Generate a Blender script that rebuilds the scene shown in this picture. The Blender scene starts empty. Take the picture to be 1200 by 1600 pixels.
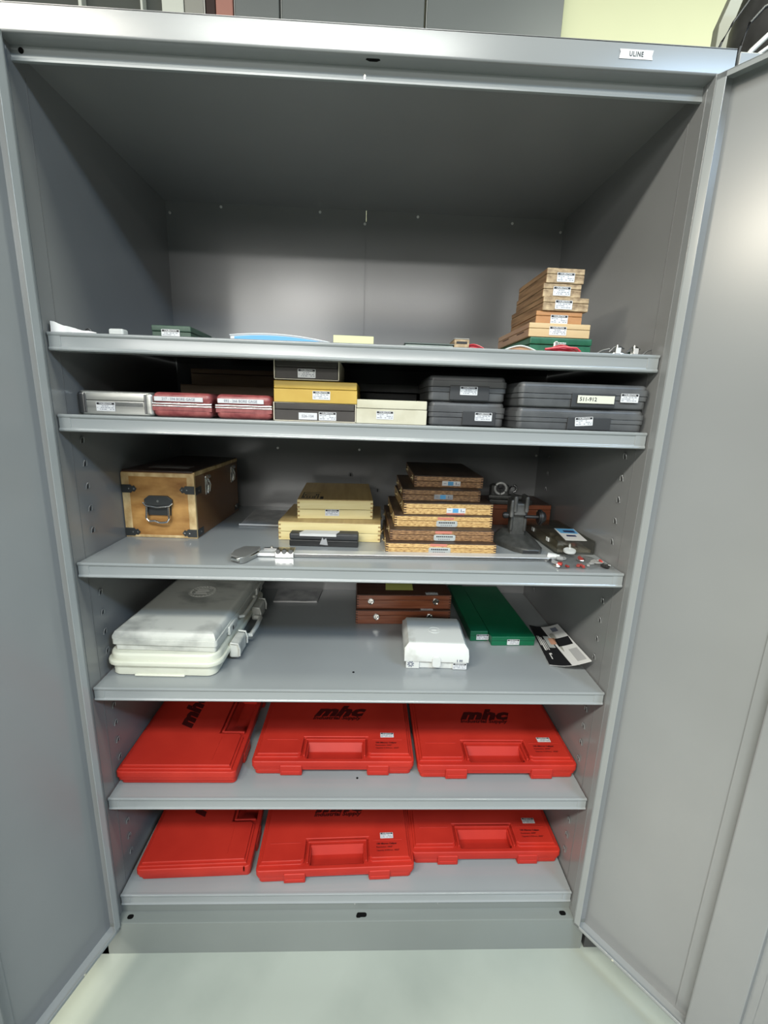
import bpy, bmesh, math, random
from mathutils import Matrix, Vector, Euler

random.seed(7)
C = bpy.context.scene.collection
S = bpy.context.scene
PI = math.pi
def RAD(a): return a * PI / 180

# ------------------------------------------------------------------ camera
FPX = 698.9
cam = bpy.data.cameras.new('camera')
cam.sensor_fit = 'VERTICAL'; cam.sensor_height = 24.0
cam.lens = FPX * 24.0 / 1600.0
cam.clip_start = 0.01; cam.clip_end = 100
co = bpy.data.objects.new('camera', cam); C.objects.link(co)
yaw, pitch, roll = 0.0382, -0.2299, 0.0335
fw = Vector((math.sin(yaw) * math.cos(pitch), math.cos(yaw) * math.cos(pitch), math.sin(pitch)))
r0 = fw.cross(Vector((0, 0, 1))).normalized(); u0 = r0.cross(fw)
rr = math.cos(roll) * r0 + math.sin(roll) * u0
uu = -math.sin(roll) * r0 + math.cos(roll) * u0
M = Matrix((rr, uu, -fw)).transposed().to_4x4()
M.translation = Vector((0.629, -0.871, 1.375))
co.matrix_world = M
S.camera = co

# ------------------------------------------------------------------ world, lamps, exposure
w = bpy.data.worlds.new('world'); S.world = w; w.use_nodes = True
w.node_tree.nodes['Background'].inputs[0].default_value = (0.86, 0.95, 0.93, 1)
w.node_tree.nodes['Background'].inputs[1].default_value = 0.035
S.view_settings.view_transform = 'Standard'; S.view_settings.look = 'None'
S.view_settings.gamma = 1.0; S.view_settings.exposure = 0.42
try: S.view_settings.use_curve_mapping = False
except Exception: pass
LAMPS = [  # x, y, z, size x, size y, watts, colour, tilt towards the cabinet (degrees)
    (0.40, -1.75, 2.95, 1.2, 0.30, 58, (0.98, 1.0, 0.95), 0),
    (-1.15, -1.70, 2.95, 1.2, 0.30, 66, (1.0, 0.96, 0.86), 0),
    (2.60, -2.1, 2.95, 1.2, 0.30, 72, (0.52, 0.74, 1.0), 0),
    (-2.4, -1.6, 2.90, 0.8, 0.40, 110, (1.0, 0.92, 0.76), 0),
    (0.60, -4.2, 2.75, 2.4, 0.60, 110, (1.0, 0.99, 0.95), 0),
    (-1.6, -5.0, 2.55, 3.2, 1.00, 75, (1.0, 0.99, 0.94), 80),  # no tube: added soft front light, as from far windows, lifting fascia and lips
    (1.9, -0.35, 2.95, 1.2, 0.30, 27, (0.97, 1.0, 0.86), 0),
]
for i, (x, y, z, sx, sy, p, c, tilt) in enumerate(LAMPS):
    l = bpy.data.lights.new('tube_or_fill_lamp', 'AREA'); l.shape = 'RECTANGLE'; l.size = sx; l.size_y = sy
    l.energy = p; l.color = c
    o = bpy.data.objects.new('tube_or_fill_lamp', l); o.location = (x, y, z - 0.02); o.rotation_euler = (RAD(tilt), 0, 0); C.objects.link(o)

# ------------------------------------------------------------------ materials
ALB = 0.66   # overall reflectance level of the paints and plastics
def mat(name, col, rough=0.5, metal=0.0, spec=0.5, coat=0.0):
    col = tuple(c * (ALB if metal < .5 else 1) for c in col)
    m = bpy.data.materials.new(name); m.use_nodes = True
    b = m.node_tree.nodes['Principled BSDF']
    b.inputs['Base Color'].default_value = (*col, 1); b.inputs['Roughness'].default_value = rough
    b.inputs['Metallic'].default_value = metal; b.inputs['Specular IOR Level'].default_value = spec
    b.inputs['Coat Weight'].default_value = coat
    return m
def nd(m, t): return m.node_tree.nodes.new(t)
def noisy(m, c1, c2, scale=(8, 8, 8), detail=4, lo=0.35, hi=0.65, bump=0.0, bscale=300, third=None):
    nt = m.node_tree; b = nt.nodes['Principled BSDF']
    k = ALB if b.inputs['Metallic'].default_value < .5 else 1
    c1 = tuple(c * k for c in c1); c2 = tuple(c * k for c in c2)
    if third: third = (third[0], tuple(c * k for c in third[1]))
    tc = nd(m, 'ShaderNodeTexCoord'); mp = nd(m, 'ShaderNodeMapping'); n = nd(m, 'ShaderNodeTexNoise'); r = nd(m, 'ShaderNodeValToRGB')
    mp.inputs['Scale'].default_value = scale; n.inputs['Scale'].default_value = 1.0; n.inputs['Detail'].default_value = detail
    r.color_ramp.elements[0].position = lo; r.color_ramp.elements[0].color = (*c1, 1)
    r.color_ramp.elements[1].position = hi; r.color_ramp.elements[1].color = (*c2, 1)
    if third:
        e = r.color_ramp.elements.new(third[0]); e.color = (*third[1], 1)
    nt.links.new(tc.outputs['Object'], mp.inputs[0]); nt.links.new(mp.outputs[0], n.inputs[0])
    nt.links.new(n.outputs[0], r.inputs[0]); nt.links.new(r.outputs[0], b.inputs['Base Color'])
    if bump:
        n2 = nd(m, 'ShaderNodeTexNoise'); n2.inputs['Scale'].default_value = bscale; bp = nd(m, 'ShaderNodeBump')
        bp.inputs['Strength'].default_value = bump; bp.inputs['Distance'].default_value = 0.001
        nt.links.new(tc.outputs['Object'], n2.inputs[0]); nt.links.new(n2.outputs[0], bp.inputs['Height']); nt.links.new(bp.outputs[0], b.inputs['Normal'])
    return m
def paint(name, c, rough=0.3, var=0.04, bump=0.02, spec=0.5):
    m = mat(name, c, rough, spec=spec)
    return noisy(m, tuple(v * (1 - var) for v in c), tuple(v * (1 + var) for v in c), (3, 3, 3), 3, bump=bump, bscale=260)
def wood(name, c1, c2, grain=(4, 60, 60), rough=0.45, speck=None):
    m = mat(name, c1, rough)
    noisy(m, c1, c2, grain, 5, 0.3, 0.7, bump=0.15, bscale=120, third=speck)
    return m

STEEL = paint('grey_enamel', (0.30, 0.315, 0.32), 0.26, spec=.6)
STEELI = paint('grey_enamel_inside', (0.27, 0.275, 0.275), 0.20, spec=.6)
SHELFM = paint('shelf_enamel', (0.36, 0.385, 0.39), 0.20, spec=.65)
HOLE = mat('dark_hole', (0.004, 0.004, 0.004), 0.9, spec=0.1)
CHROME = mat('chrome', (0.78, 0.78, 0.76), 0.18, 1.0)
DCHROME = mat('dark_steel', (0.22, 0.22, 0.22), 0.35, 1.0)
SATIN = mat('satin_steel', (0.80, 0.81, 0.80), 0.38, 0.6)
PLATE = mat('dark_plate_steel', (0.07, 0.075, 0.075), 0.4, 0.45)
BRASS = mat('brass', (0.75, 0.62, 0.36), 0.25, 1.0)
NICKEL = mat('pale_nickel', (0.85, 0.82, 0.72), 0.25, 0.9)
ALU = noisy(mat('brushed_aluminium', (0.62, 0.62, 0.58), 0.32, 0.85), (0.5, 0.5, 0.47), (0.72, 0.72, 0.67), (4, 90, 90), 4)
RED = noisy(mat('red_plastic', (0.55, 0.035, 0.022), 0.42, spec=.28), (0.54, 0.028, 0.017), (0.68, 0.042, 0.024), (6, 6, 6), 3, bump=0.12, bscale=700)
REDINK = mat('dark_red_print', (0.09, 0.004, 0.004), 0.5)
BORE = noisy(mat('worn_maroon_paint', (0.36, 0.08, 0.08), 0.4), (0.27, 0.05, 0.055), (0.46, 0.13, 0.12), (60, 60, 60), 6, 0.35, 0.68)
DGREY = noisy(mat('grey_case_plastic', (0.09, 0.095, 0.1), 0.45), (0.075, 0.078, 0.082), (0.13, 0.135, 0.14), (14, 14, 14), 5)
DGREY2 = mat('case_panel_plastic', (0.035, 0.037, 0.04), 0.5)
CHAR = noisy(mat('charcoal_card', (0.05, 0.043, 0.038), 0.6), (0.04, 0.034, 0.03), (0.07, 0.06, 0.053), (10, 10, 10), 4)
CREAMEDGE = mat('cream_edge', (0.72, 0.66, 0.52), 0.6)
YEL = noisy(mat('mustard_card', (0.68, 0.45, 0.07), 0.5), (0.6, 0.38, 0.05), (0.72, 0.49, 0.09), (10, 10, 10), 4)
CREAM = noisy(mat('cream_plastic', (0.7, 0.67, 0.5), 0.45), (0.58, 0.54, 0.38), (0.74, 0.71, 0.55), (14, 14, 14), 6, 0.25, 0.5)
OFFW = noisy(mat('offwhite_plastic', (0.66, 0.67, 0.6), 0.38), (0.34, 0.35, 0.33), (0.82, 0.83, 0.76), (9, 14, 14), 7, 0.3, 0.5)
OFFW2 = noisy(mat('cleaner_ivory_plastic', (0.72, 0.73, 0.6), 0.38), (0.7, 0.7, 0.56), (0.92, 0.93, 0.78), (7, 11, 11), 5, 0.25, 0.42)
WHITEP = noisy(mat('white_case_plastic', (0.78, 0.79, 0.74), 0.35), (0.5, 0.5, 0.44), (0.84, 0.86, 0.82), (11, 11, 11), 5, 0.28, 0.42)
PAPER = mat('white_paper', (0.8, 0.8, 0.78), 0.6)
PAPER2 = noisy(mat('scuffed_paper', (0.5, 0.5, 0.5), 0.5), (0.33, 0.34, 0.35), (0.62, 0.62, 0.62), (22, 22, 22), 4)
STICK = mat('sticker_white', (0.82, 0.83, 0.84), 0.4)
INK = mat('black_ink', (0.012, 0.012, 0.014), 0.5)
GINK = mat('grey_ink', (0.2, 0.22, 0.28), 0.5)
YNOTE = mat('yellow_note_paper', (0.62, 0.64, 0.16), 0.6)
YPAD = mat('pale_yellow_pad', (0.78, 0.79, 0.44), 0.6)
PINKP = mat('pink_red_mark', (0.72, 0.25, 0.18), 0.5)
BLUEP = mat('light_blue_print', (0.12, 0.42, 0.75), 0.45)
GREEN = noisy(mat('green_plastic', (0.0, 0.16, 0.065), 0.38), (0.0, 0.14, 0.058), (0.005, 0.18, 0.075), (8, 8, 8), 3)
GREENM = noisy(mat('green_hammered_paint', (0.02, 0.14, 0.075), 0.35), (0.016, 0.12, 0.06), (0.03, 0.17, 0.09), (50, 50, 50), 3)
GREEND = noisy(mat('dull_green_paint', (0.045, 0.10, 0.065), 0.45), (0.035, 0.08, 0.052), (0.055, 0.12, 0.08), (20, 20, 20), 3)
BLACKP = noisy(mat('black_plastic', (0.014, 0.015, 0.016), 0.42), (0.012, 0.012, 0.013), (0.022, 0.023, 0.024), (20, 20, 20), 3)
CAST = noisy(mat('hammered_grey_casting', (0.07, 0.072, 0.068), 0.42, 0.2), (0.055, 0.057, 0.053), (0.09, 0.092, 0.087), (70, 70, 70), 3, bump=0.3, bscale=500)
DOAK = wood('dark_oak', (0.10, 0.045, 0.02), (0.58, 0.33, 0.15), (110, 300, 420), speck=(0.46, (0.27, 0.14, 0.06)))
GOAK = wood('golden_oak', (0.24, 0.11, 0.035), (1.0, 0.70, 0.30), (110, 300, 420), speck=(0.44, (0.66, 0.40, 0.15)))
LIDW = wood('dark_stained_lid', (0.035, 0.019, 0.012), (0.10, 0.055, 0.03), (40, 8, 60))
ENDG = mat('dark_end_grain', (0.06, 0.025, 0.012), 0.7)
ENDL = mat('tan_end_grain', (0.42, 0.27, 0.10), 0.7)
PINE = wood('pale_pine', (0.84, 0.68, 0.30), (1.0, 0.86, 0.46), (5, 60, 60))
PINETOP = wood('warm_pine_top', (0.42, 0.28, 0.10), (0.58, 0.41, 0.17), (60, 4, 60))
CASEW = wood('honey_plywood', (0.34, 0.145, 0.035), (0.74, 0.41, 0.13), (14, 14, 34), 0.35)
CASEL = wood('pale_worn_edge_wood', (0.46, 0.26, 0.08), (0.95, 0.72, 0.38), (40, 40, 24), 0.5)
CASED = wood('dark_varnished_top', (0.028, 0.015, 0.012), (0.055, 0.03, 0.022), (14, 4, 10), 0.3)
CASES = wood('brown_varnished_side', (0.20, 0.085, 0.028), (0.27, 0.125, 0.04), (8, 4, 16), 0.35)
MAHO = wood('mahogany', (0.20, 0.055, 0.025), (0.38, 0.13, 0.06), (8, 120, 160), 0.32)
MAHOD = wood('mahogany_lid', (0.05, 0.018, 0.01), (0.11, 0.04, 0.02), (8, 90, 90), 0.4)
RBOX = wood('red_brown_box', (0.26, 0.07, 0.03), (0.38, 0.12, 0.055), (10, 40, 40), 0.35)
TANW = wood('aged_tan_box', (0.20, 0.12, 0.055), (0.66, 0.50, 0.30), (70, 70, 140), 0.6)
TANS = wood('tan_box_sides', (0.13, 0.07, 0.032), (0.34, 0.21, 0.11), (60, 10, 220), 0.6)
ORW = wood('orange_brown_box', (0.50, 0.23, 0.08), (0.62, 0.31, 0.12), (30, 30, 60), 0.5)
LPW = wood('light_card_box', (0.68, 0.49, 0.25), (0.75, 0.56, 0.31), (10, 10, 40), 0.5)
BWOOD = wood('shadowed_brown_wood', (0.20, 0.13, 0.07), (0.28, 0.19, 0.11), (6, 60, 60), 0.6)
REDV = mat('crimson_vinyl', (0.55, 0.02, 0.04), 0.35)
BLUEV = mat('sky_blue_vinyl', (0.10, 0.42, 0.78), 0.35)
WHITEV = mat('white_vinyl', (0.75, 0.78, 0.8), 0.4)
WALLM = paint('pale_green_wall', (0.98, 1.0, 0.66), 0.7, 0.02)
LOCKM = paint('slate_grey_cabinet', (0.23, 0.25, 0.25), 0.4)
PINKB = mat('salmon_board', (0.55, 0.25, 0.2), 0.6)
DBROWN = mat('dark_brown_board', (0.035, 0.012, 0.008), 0.6)
BAGM = noisy(mat('black_bag_fabric', (0.02, 0.02, 0.02), 0.6), (0.008, 0.008, 0.008), (0.06, 0.06, 0.062), (14, 14, 14), 5)
GCLOTH = noisy(mat('grey_crumpled_cloth', (0.3, 0.3, 0.3), 0.7), (0.14, 0.14, 0.14), (0.45, 0.45, 0.44), (22, 22, 22), 5)
TRANSW = mat('translucent_white_plastic', (0.74, 0.76, 0.74), 0.45)
def clear(name, tint, k):
    m = bpy.data.materials.new(name); m.use_nodes = True; nt = m.node_tree
    for n in list(nt.nodes):
        if n.type != 'OUTPUT_MATERIAL': nt.nodes.remove(n)
    out = [n for n in nt.nodes][0]
    t = nd(m, 'ShaderNodeBsdfTransparent'); t.inputs[0].default_value = (*tint, 1)
    g = nd(m, 'ShaderNodeBsdfGlossy'); g.inputs['Roughness'].default_value = 0.12; g.inputs[0].default_value = (0.8, 0.8, 0.78, 1)
    x = nd(m, 'ShaderNodeMixShader'); x.inputs[0].default_value = k
    nt.links.new(t.outputs[0], x.inputs[1]); nt.links.new(g.outputs[0], x.inputs[2]); nt.links.new(x.outputs[0], out.inputs[0])
    return m
CLEAR = clear('clear_plastic', (0.8, 0.8, 0.76), 0.16)
BAGCL = clear('clear_bag', (0.9, 0.9, 0.9), 0.28)

FLOORM = mat('epoxy_floor', (0.6, 0.66, 0.57), 0.26)
def floor_mat():
    m = FLOORM; nt = m.node_tree; b = nt.nodes['Principled BSDF']
    tc = nd(m, 'ShaderNodeTexCoord')
    n = nd(m, 'ShaderNodeTexNoise'); n.inputs['Scale'].default_value = 3.0; n.inputs['Detail'].default_value = 6
    r = nd(m, 'ShaderNodeValToRGB'); r.color_ramp.elements[0].position = 0.3; r.color_ramp.elements[0].color = (0.235, 0.262, 0.232, 1)
    r.color_ramp.elements[1].position = 0.62; r.color_ramp.elements[1].color = (0.29, 0.318, 0.282, 1)
    v = nd(m, 'ShaderNodeTexVoronoi'); v.inputs['Scale'].default_value = 6.0
    lt = nd(m, 'ShaderNodeMath'); lt.operation = 'LESS_THAN'; lt.inputs[1].default_value = 0.022
    mx = nd(m, 'ShaderNodeMixRGB'); mx.inputs[2].default_value = (0.08, 0.09, 0.07, 1)
    L = nt.links.new
    L(tc.outputs['Object'], n.inputs[0]); L(n.outputs[0], r.inputs[0]); L(tc.outputs['Object'], v.inputs[0])
    L(v.outputs['Distance'], lt.inputs[0]); L(lt.outputs[0], mx.inputs[0]); L(r.outputs[0], mx.inputs[1]); L(mx.outputs[0], b.inputs['Base Color'])
floor_mat()

# ------------------------------------------------------------------ mesh helpers
def weighted_normals(me):
    """smooth shading whose corner normals follow the large faces, so bevels stay crisp"""
    me.polygons.foreach_set('use_smooth', [True] * len(me.polygons))
    adj = [[] for _ in me.vertices]
    P = [(q.normal.copy(), q.area) for q in me.polygons]
    for q in me.polygons:
        for v in q.vertices: adj[v].append(q.index)
    out = [None] * len(me.loops)
    for q in me.polygons:
        n0 = P[q.index][0]
        for li in q.loop_indices:
            acc = Vector((0, 0, 0))
            for k in adj[me.loops[li].vertex_index]:
                n, a = P[k]
                if n.dot(n0) > 0.68: acc += n * a
            out[li] = acc.normalized() if acc.length > 1e-12 else n0
    me.normals_split_custom_set(out)
class B:
    def __init__(s): s.bm = bmesh.new()
    def _merge(s, t, mtx=None, mi=0):
        if mtx is not None: bmesh.ops.transform(t, matrix=mtx, verts=t.verts)
        for f in t.faces: f.material_index = mi
        me = bpy.data.meshes.new('t'); t.to_mesh(me); t.free(); s.bm.from_mesh(me); bpy.data.meshes.remove(me)
        return s
    def box(s, x0, x1, y0, y1, z0, z1, bev=0.0, seg=2, mtx=None, mi=0):
        t = bmesh.new()
        bmesh.ops.create_cube(t, size=1)
        bmesh.ops.transform(t, matrix=Matrix.Translation(((x0 + x1) / 2, (y0 + y1) / 2, (z0 + z1) / 2)) @ Matrix.Diagonal((abs(x1 - x0), abs(y1 - y0), abs(z1 - z0), 1)), verts=t.verts)
        if bev: bmesh.ops.bevel(t, geom=t.edges[:], offset=bev, segments=seg, affect='EDGES', profile=0.5)
        return s._merge(t, mtx, mi)
    def vbox(s, x0, x1, y0, y1, z0, z1, r, bev=0.0, seg=4, mtx=None, mi=0):
        """box with rounded vertical corners r and small edge bevel"""
        return s.prism(rrect(x0, x1, y0, y1, r, seg), z0, z1, bev, mtx, mi)
    def prism(s, pts, z0, z1, ch=0.0, mtx=None, mi=0, chb=None):
        """extruded outline; ch chamfers the top rim, chb the bottom rim"""
        t = bmesh.new(); chb = ch * 0.4 if chb is None else chb
        rings = []
        if chb: rings.append((inset(pts, chb), z0)); rings.append((pts, z0 + chb))
        else: rings.append((pts, z0))
        if ch: rings.append((pts, z1 - ch)); rings.append((inset(pts, ch * 0.35), z1 - ch * 0.25)); rings.append((inset(pts, ch), z1))
        else: rings.append((pts, z1))
        vs = [[t.verts.new((p[0], p[1], z)) for p in ps] for ps, z in rings]
        n = len(pts)
        for a, b in zip(vs, vs[1:]):
            for i in range(n): t.faces.new((a[i], a[(i + 1) % n], b[(i + 1) % n], b[i]))
        t.faces.new(vs[-1]); t.faces.new(vs[0][::-1])
        bmesh.ops.recalc_face_normals(t, faces=t.faces)
        return s._merge(t, mtx, mi)
    def cyl(s, c, r, h, axis='Z', seg=20, r2=None, bev=0.0, mtx=None, mi=0):
        t = bmesh.new()
        bmesh.ops.create_cone(t, cap_ends=True, segments=seg, radius1=r, radius2=r if r2 is None else r2, depth=h)
        if bev: bmesh.ops.bevel(t, geom=[e for e in t.edges if len(e.link_faces) == 2 and any(len(f.verts) > 4 for f in e.link_faces)], offset=bev, segments=2, affect='EDGES')
        rot = {'Z': Matrix.Identity(4), 'X': Matrix.Rotation(PI / 2, 4, 'Y'), 'Y': Matrix.Rotation(PI / 2, 4, 'X')}[axis]
        bmesh.ops.transform(t, matrix=Matrix.Translation(c) @ rot, verts=t.verts)
        return s._merge(t, mtx, mi)
    def torus(s, c, R, r, axis='Y', seg=24, ms=8, a0=0, a1=2 * PI, mi=0):
        pts = []
        n = seg
        for i in range(n + 1):
            a = a0 + (a1 - a0) * i / n
            p = {'Y': (R * math.cos(a), 0, R * math.sin(a)), 'Z': (R * math.cos(a), R * math.sin(a), 0), 'X': (0, R * math.cos(a), R * math.sin(a))}[axis]
            pts.append(Vector(c) + Vector(p))
        return s.tube(pts, r, ms, mi)
    def tube(s, pts, r, ms=8, mi=0, flat=1.0):
        t = bmesh.new(); pts = [Vector(p) for p in pts]; rings = []
        for i, p in enumerate(pts):
            d = (pts[min(i + 1, len(pts) - 1)] - pts[max(i - 1, 0)]).normalized()
            up = Vector((0, 0, 1)) if abs(d.z) < 0.9 else Vector((1, 0, 0))
            a = d.cross(up).normalized(); b = a.cross(d)
            rings.append([t.verts.new(p + a * r * math.cos(k * 2 * PI / ms) + b * r * flat * math.sin(k * 2 * PI / ms)) for k in range(ms)])
        for A, Bq in zip(rings, rings[1:]):
            for k in range(ms): t.faces.new((A[k], A[(k + 1) % ms], Bq[(k + 1) % ms], Bq[k]))
        t.faces.new(rings[0]); t.faces.new(rings[-1])
        bmesh.ops.recalc_face_normals(t, faces=t.faces)
        return s._merge(t, None, mi)
    def profile(s, pts, x0, x1, mi=0, mtx=None):
        """closed (y,z) outline swept along x"""
        t = bmesh.new()
        a = [t.verts.new((x0, p[0], p[1])) for p in pts]; b = [t.verts.new((x1, p[0], p[1])) for p in pts]; n = len(pts)
        for i in range(n): t.faces.new((a[i], a[(i + 1) % n], b[(i + 1) % n], b[i]))
        t.faces.new(a); t.faces.new(b[::-1]); bmesh.ops.recalc_face_normals(t, faces=t.faces)
        return s._merge(t, mtx, mi)
    def faces(s, vs, fs, mi=0):
        t = bmesh.new(); v = [t.verts.new(p) for p in vs]
        for f in fs: t.faces.new([v[i] for i in f])
        bmesh.ops.recalc_face_normals(t, faces=t.faces)
        return s._merge(t, None, mi)
    def mesh(s, mats, name='mesh', smooth=True):
        me = bpy.data.meshes.new(name); s.bm.to_mesh(me); s.bm.free()
        if not isinstance(mats, (list, tuple)): mats = [mats]
        for m in mats: me.materials.append(m)
        if smooth:
            weighted_normals(me)
        return me
    def obj(s, name, mats, parent=None, label=None, smooth=True, loc=None, rot=None):
        return link(name, s.mesh(mats, name, smooth), parent, label, loc, rot)
def link(name, me, parent=None, label=None, loc=None, rot=None, scale=None):
    o = bpy.data.objects.new(name, me); C.objects.link(o)
    if parent is not None: o.parent = parent
    if label: o['label'] = label
    if loc: o.location = loc
    if rot: o.rotation_euler = rot
    if scale: o.scale = scale
    return o
def rrect(x0, x1, y0, y1, r, seg=4):
    pts = []
    for cx, cy, a0 in ((x1 - r, y0 + r, -90), (x1 - r, y1 - r, 0), (x0 + r, y1 - r, 90), (x0 + r, y0 + r, 180)):
        for k in range(seg + 1):
            a = RAD(a0 + 90 * k / seg); pts.append((cx + r * math.cos(a), cy + r * math.sin(a)))
    return pts
def inset(pts, d):
    n = len(pts); out = []
    area = sum(pts[i][0] * pts[(i + 1) % n][1] - pts[(i + 1) % n][0] * pts[i][1] for i in range(n))
    sg = 1 if area > 0 else -1
    for i in range(n):
        p, q, r = Vector(pts[i - 1]), Vector(pts[i]), Vector(pts[(i + 1) % n])
        e1 = (q - p).normalized(); e2 = (r - q).normalized()
        n1 = Vector((-e1.y, e1.x)) * sg; n2 = Vector((-e2.y, e2.x)) * sg
        b = n1 + n2; L = b.length
        b = n1 if L < 1e-6 else b / L
        k = d / max(0.4, b.dot(n1)); out.append((q.x + b.x * k, q.y + b.y * k))
    return out
def thing(name, label, cat, loc=(0, 0, 0), rz=0.0, group=None):
    o = bpy.data.objects.new(name, None); C.objects.link(o); o.empty_display_size = 0.02
    o.location = loc; o.rotation_euler = (0, 0, rz); o['label'] = label; o['category'] = cat
    if group: o['group'] = group
    return o
def tag(o, label, cat, group=None):
    o['label'] = label; o['category'] = cat
    if group: o['group'] = group
    return o
def struct(o): o['kind'] = 'structure'; return o

_tc = {}
def text_mesh(txt, size, material, shear=0.0, bold=0.0, sx=1.0, align='CENTER', space=1.0):
    key = (txt, size, material.name, shear, bold, sx, align, space)
    if key in _tc: return _tc[key]
    cu = bpy.data.curves.new('txt', 'FONT'); cu.body = txt; cu.size = size; cu.shear = shear; cu.offset = bold
    cu.align_x = align; cu.align_y = 'CENTER'; cu.resolution_u = 2; cu.space_character = space
    cu.extrude = 0.00012
    o = bpy.data.objects.new('txt', cu); C.objects.link(o)
    dg = bpy.context.evaluated_depsgraph_get(); me = bpy.data.meshes.new_from_object(o.evaluated_get(dg))
    bpy.data.objects.remove(o); bpy.data.curves.remove(cu)
    me.materials.clear(); me.materials.append(material)
    if sx != 1: me.transform(Matrix.Diagonal((sx, 1, 1, 1)))
    _tc[key] = me
    return me
FRONT = (PI / 2, 0, 0)       # text or sticker facing -y
TOP = (0, 0, 0)

# calibration sticker, drawn in XY (0.036 x 0.017), facing +z
def sticker_mesh(variant=0):
    b = B(); w_, h_ = 0.036, 0.017
    b.prism(rrect(-w_ / 2, w_ / 2, -h_ / 2, h_ / 2, 0.001, 2), 0, 0.00025)
    b.box(-w_ / 2 + .0012, w_ / 2 - .0012, h_ / 2 - .0048, h_ / 2 - .0008, 0.0002, 0.0004, mi=1)
    rnd = random.Random(variant)
    for row in range(3):
        y = h_ / 2 - .0072 - row * .0032; x = -w_ / 2 + .002
        while x < w_ / 2 - .003:
            l = rnd.uniform(.0012, .005)
            if rnd.random() < .8: b.box(x, min(x + l, w_ / 2 - .002), y - .0006, y + .0006, .0002, .0004, mi=2)
            x += l + rnd.uniform(.0006, .0022)
    return b.mesh([STICK, INK, GINK], 'calibration_sticker', False)
STM = [sticker_mesh(k) for k in range(3)]
STT = text_mesh('CALIBRATION', 0.0036, STICK, bold=0.0001, sx=1.05)
_k = 0
def sticker(parent, loc, rot=FRONT, s=1.0, label='white calibration sticker with a black header'):
    global _k; _k += 1
    o = link('calibration_sticker', STM[_k % 3], parent, label, loc, rot, (s, s, s))
    link('sticker_print', STT, o, None, (0, 0.0057, 0.0004))
    return o

# ------------------------------------------------------------------ the setting
b = B(); b.box(-4, 6, -6, 0.72, -0.05, 0); struct(b.obj('floor', FLOORM, smooth=False))
b = B(); b.box(-4, 6, 0.72, 0.82, 0, 3.2); struct(b.obj('wall_back', WALLM, smooth=False))
# window and trims high on the wall to the left
b = B(); b.box(-0.42, 0.03, 0.704, 0.716, 2.26, 2.95)
wn = struct(b.obj('window_1', mat('window_grey_pane', (0.13, 0.14, 0.13), 0.2), smooth=False))
b = B()
for x0, x1 in ((-0.47, -0.42), (-0.205, -0.195), (-0.036, -0.029), (0.023, 0.083)): b.box(x0, x1, 0.68, 0.72, 2.25, 2.98, 0.002)
b.box(-0.47, 0.083, 0.68, 0.72, 2.25, 2.30, 0.003)
b.obj('window_frame', mat('white_frame', (0.86, 0.9, 0.82), 0.5), wn)
t = thing('wall_panel', 'narrow pale grey panel on the wall right of the window frame', 'panel', (0.113, 0.70, 2.3))
b = B(); b.box(-0.028, 0.026, -0.02, 0.02, 0, 0.6, 0.003); b.obj('board', paint('pale_grey_board', (0.42, 0.42, 0.38), 0.5), t)
b = B(); b.box(0.0265, 0.029, -0.021, -0.019, 0, 0.6); b.obj('edge_strip', mat('white_strip', (0.85, 0.85, 0.8), 0.5), t)
o = B().box(-0.013, 0.013, -0.02, 0.02, 0, 0.6, 0.002).obj('wall_post', DBROWN, loc=(0.157, 0.70, 2.3)); tag(o, 'dark brown vertical board high behind the cabinet', 'post')
o = B().box(-0.0235, 0.0235, -0.02, 0.02, 0, 0.6, 0.002).obj('wall_board', PINKB, loc=(0.195, 0.70, 2.3)); tag(o, 'salmon pink board between the dark brown board and the grey wall cabinets', 'board')
def wallcab(x0, x1, label):
    t = thing('wall_cabinet', label, 'cabinet', ((x0 + x1) / 2, 0.719, 2.28)); hw = (x1 - x0) / 2
    b = B(); b.box(-hw, hw, -0.022, 0.0, 0, 0.75, 0.001); b.obj('carcass', LOCKM, t)
    b = B(); b.box(-hw + .002, hw - .002, -0.036, -0.024, .004, .746, .002); b.obj('door', LOCKM, t)
    b = B(); b.box(-hw, -hw + .0015, -0.037, -0.023, .004, .746); b.obj('edge_strip', mat('pale_edge_strip', (0.7, 0.72, 0.7), 0.4), t)
wallcab(0.222, 0.348, 'narrowest grey steel wall cabinet, beside the salmon pink board')
wallcab(0.352, 0.757, 'middle one of three grey steel wall cabinets above the storage cabinet')
wallcab(0.761, 1.155, 'grey steel wall cabinet beside the bright green wall')

# ------------------------------------------------------------------ the cabinet
W, H, D = 1.219, 1.967, 0.600
IW = 0.030
cab = thing('storage_cabinet', 'tall grey enamelled steel storage cabinet standing with both doors open', 'cabinet', (0, 0, 0))
b = B()
b.box(0.0, IW - .0008, 0.0, 0.020, 0.100, 1.932, .0015); b.box(-0.034, 0.0012, 0.0, D, 0, H - .0005)
b.obj('left_post', STEEL, cab)
b = B()
b.box(W - IW + .0008, W, 0.0, 0.020, 0.100, 1.932, .0015); b.box(W - .0012, W, 0.0, D, 0, H)
b.obj('right_post', STEEL, cab)
slot_b = B(); slot_b.prism(rrect(-.0028, .0028, -.0052, .0052, .0027, 4), -.0006, .0006)
slot_hole = slot_b.mesh(mat('slot_shadow', (.03, .03, .03), .8), 'slot')
slot_b = B(); slot_b.tube([(-.0055, -.005, .0006), (-.0055, .003, .0018), (-.003, .0075, .0024), (.003, .0075, .0024), (.0055, .003, .0018), (.0055, -.005, .0006)], .0012, 6)
slot_rim = slot_b.mesh(STEELI, 'slot_rim')
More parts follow.
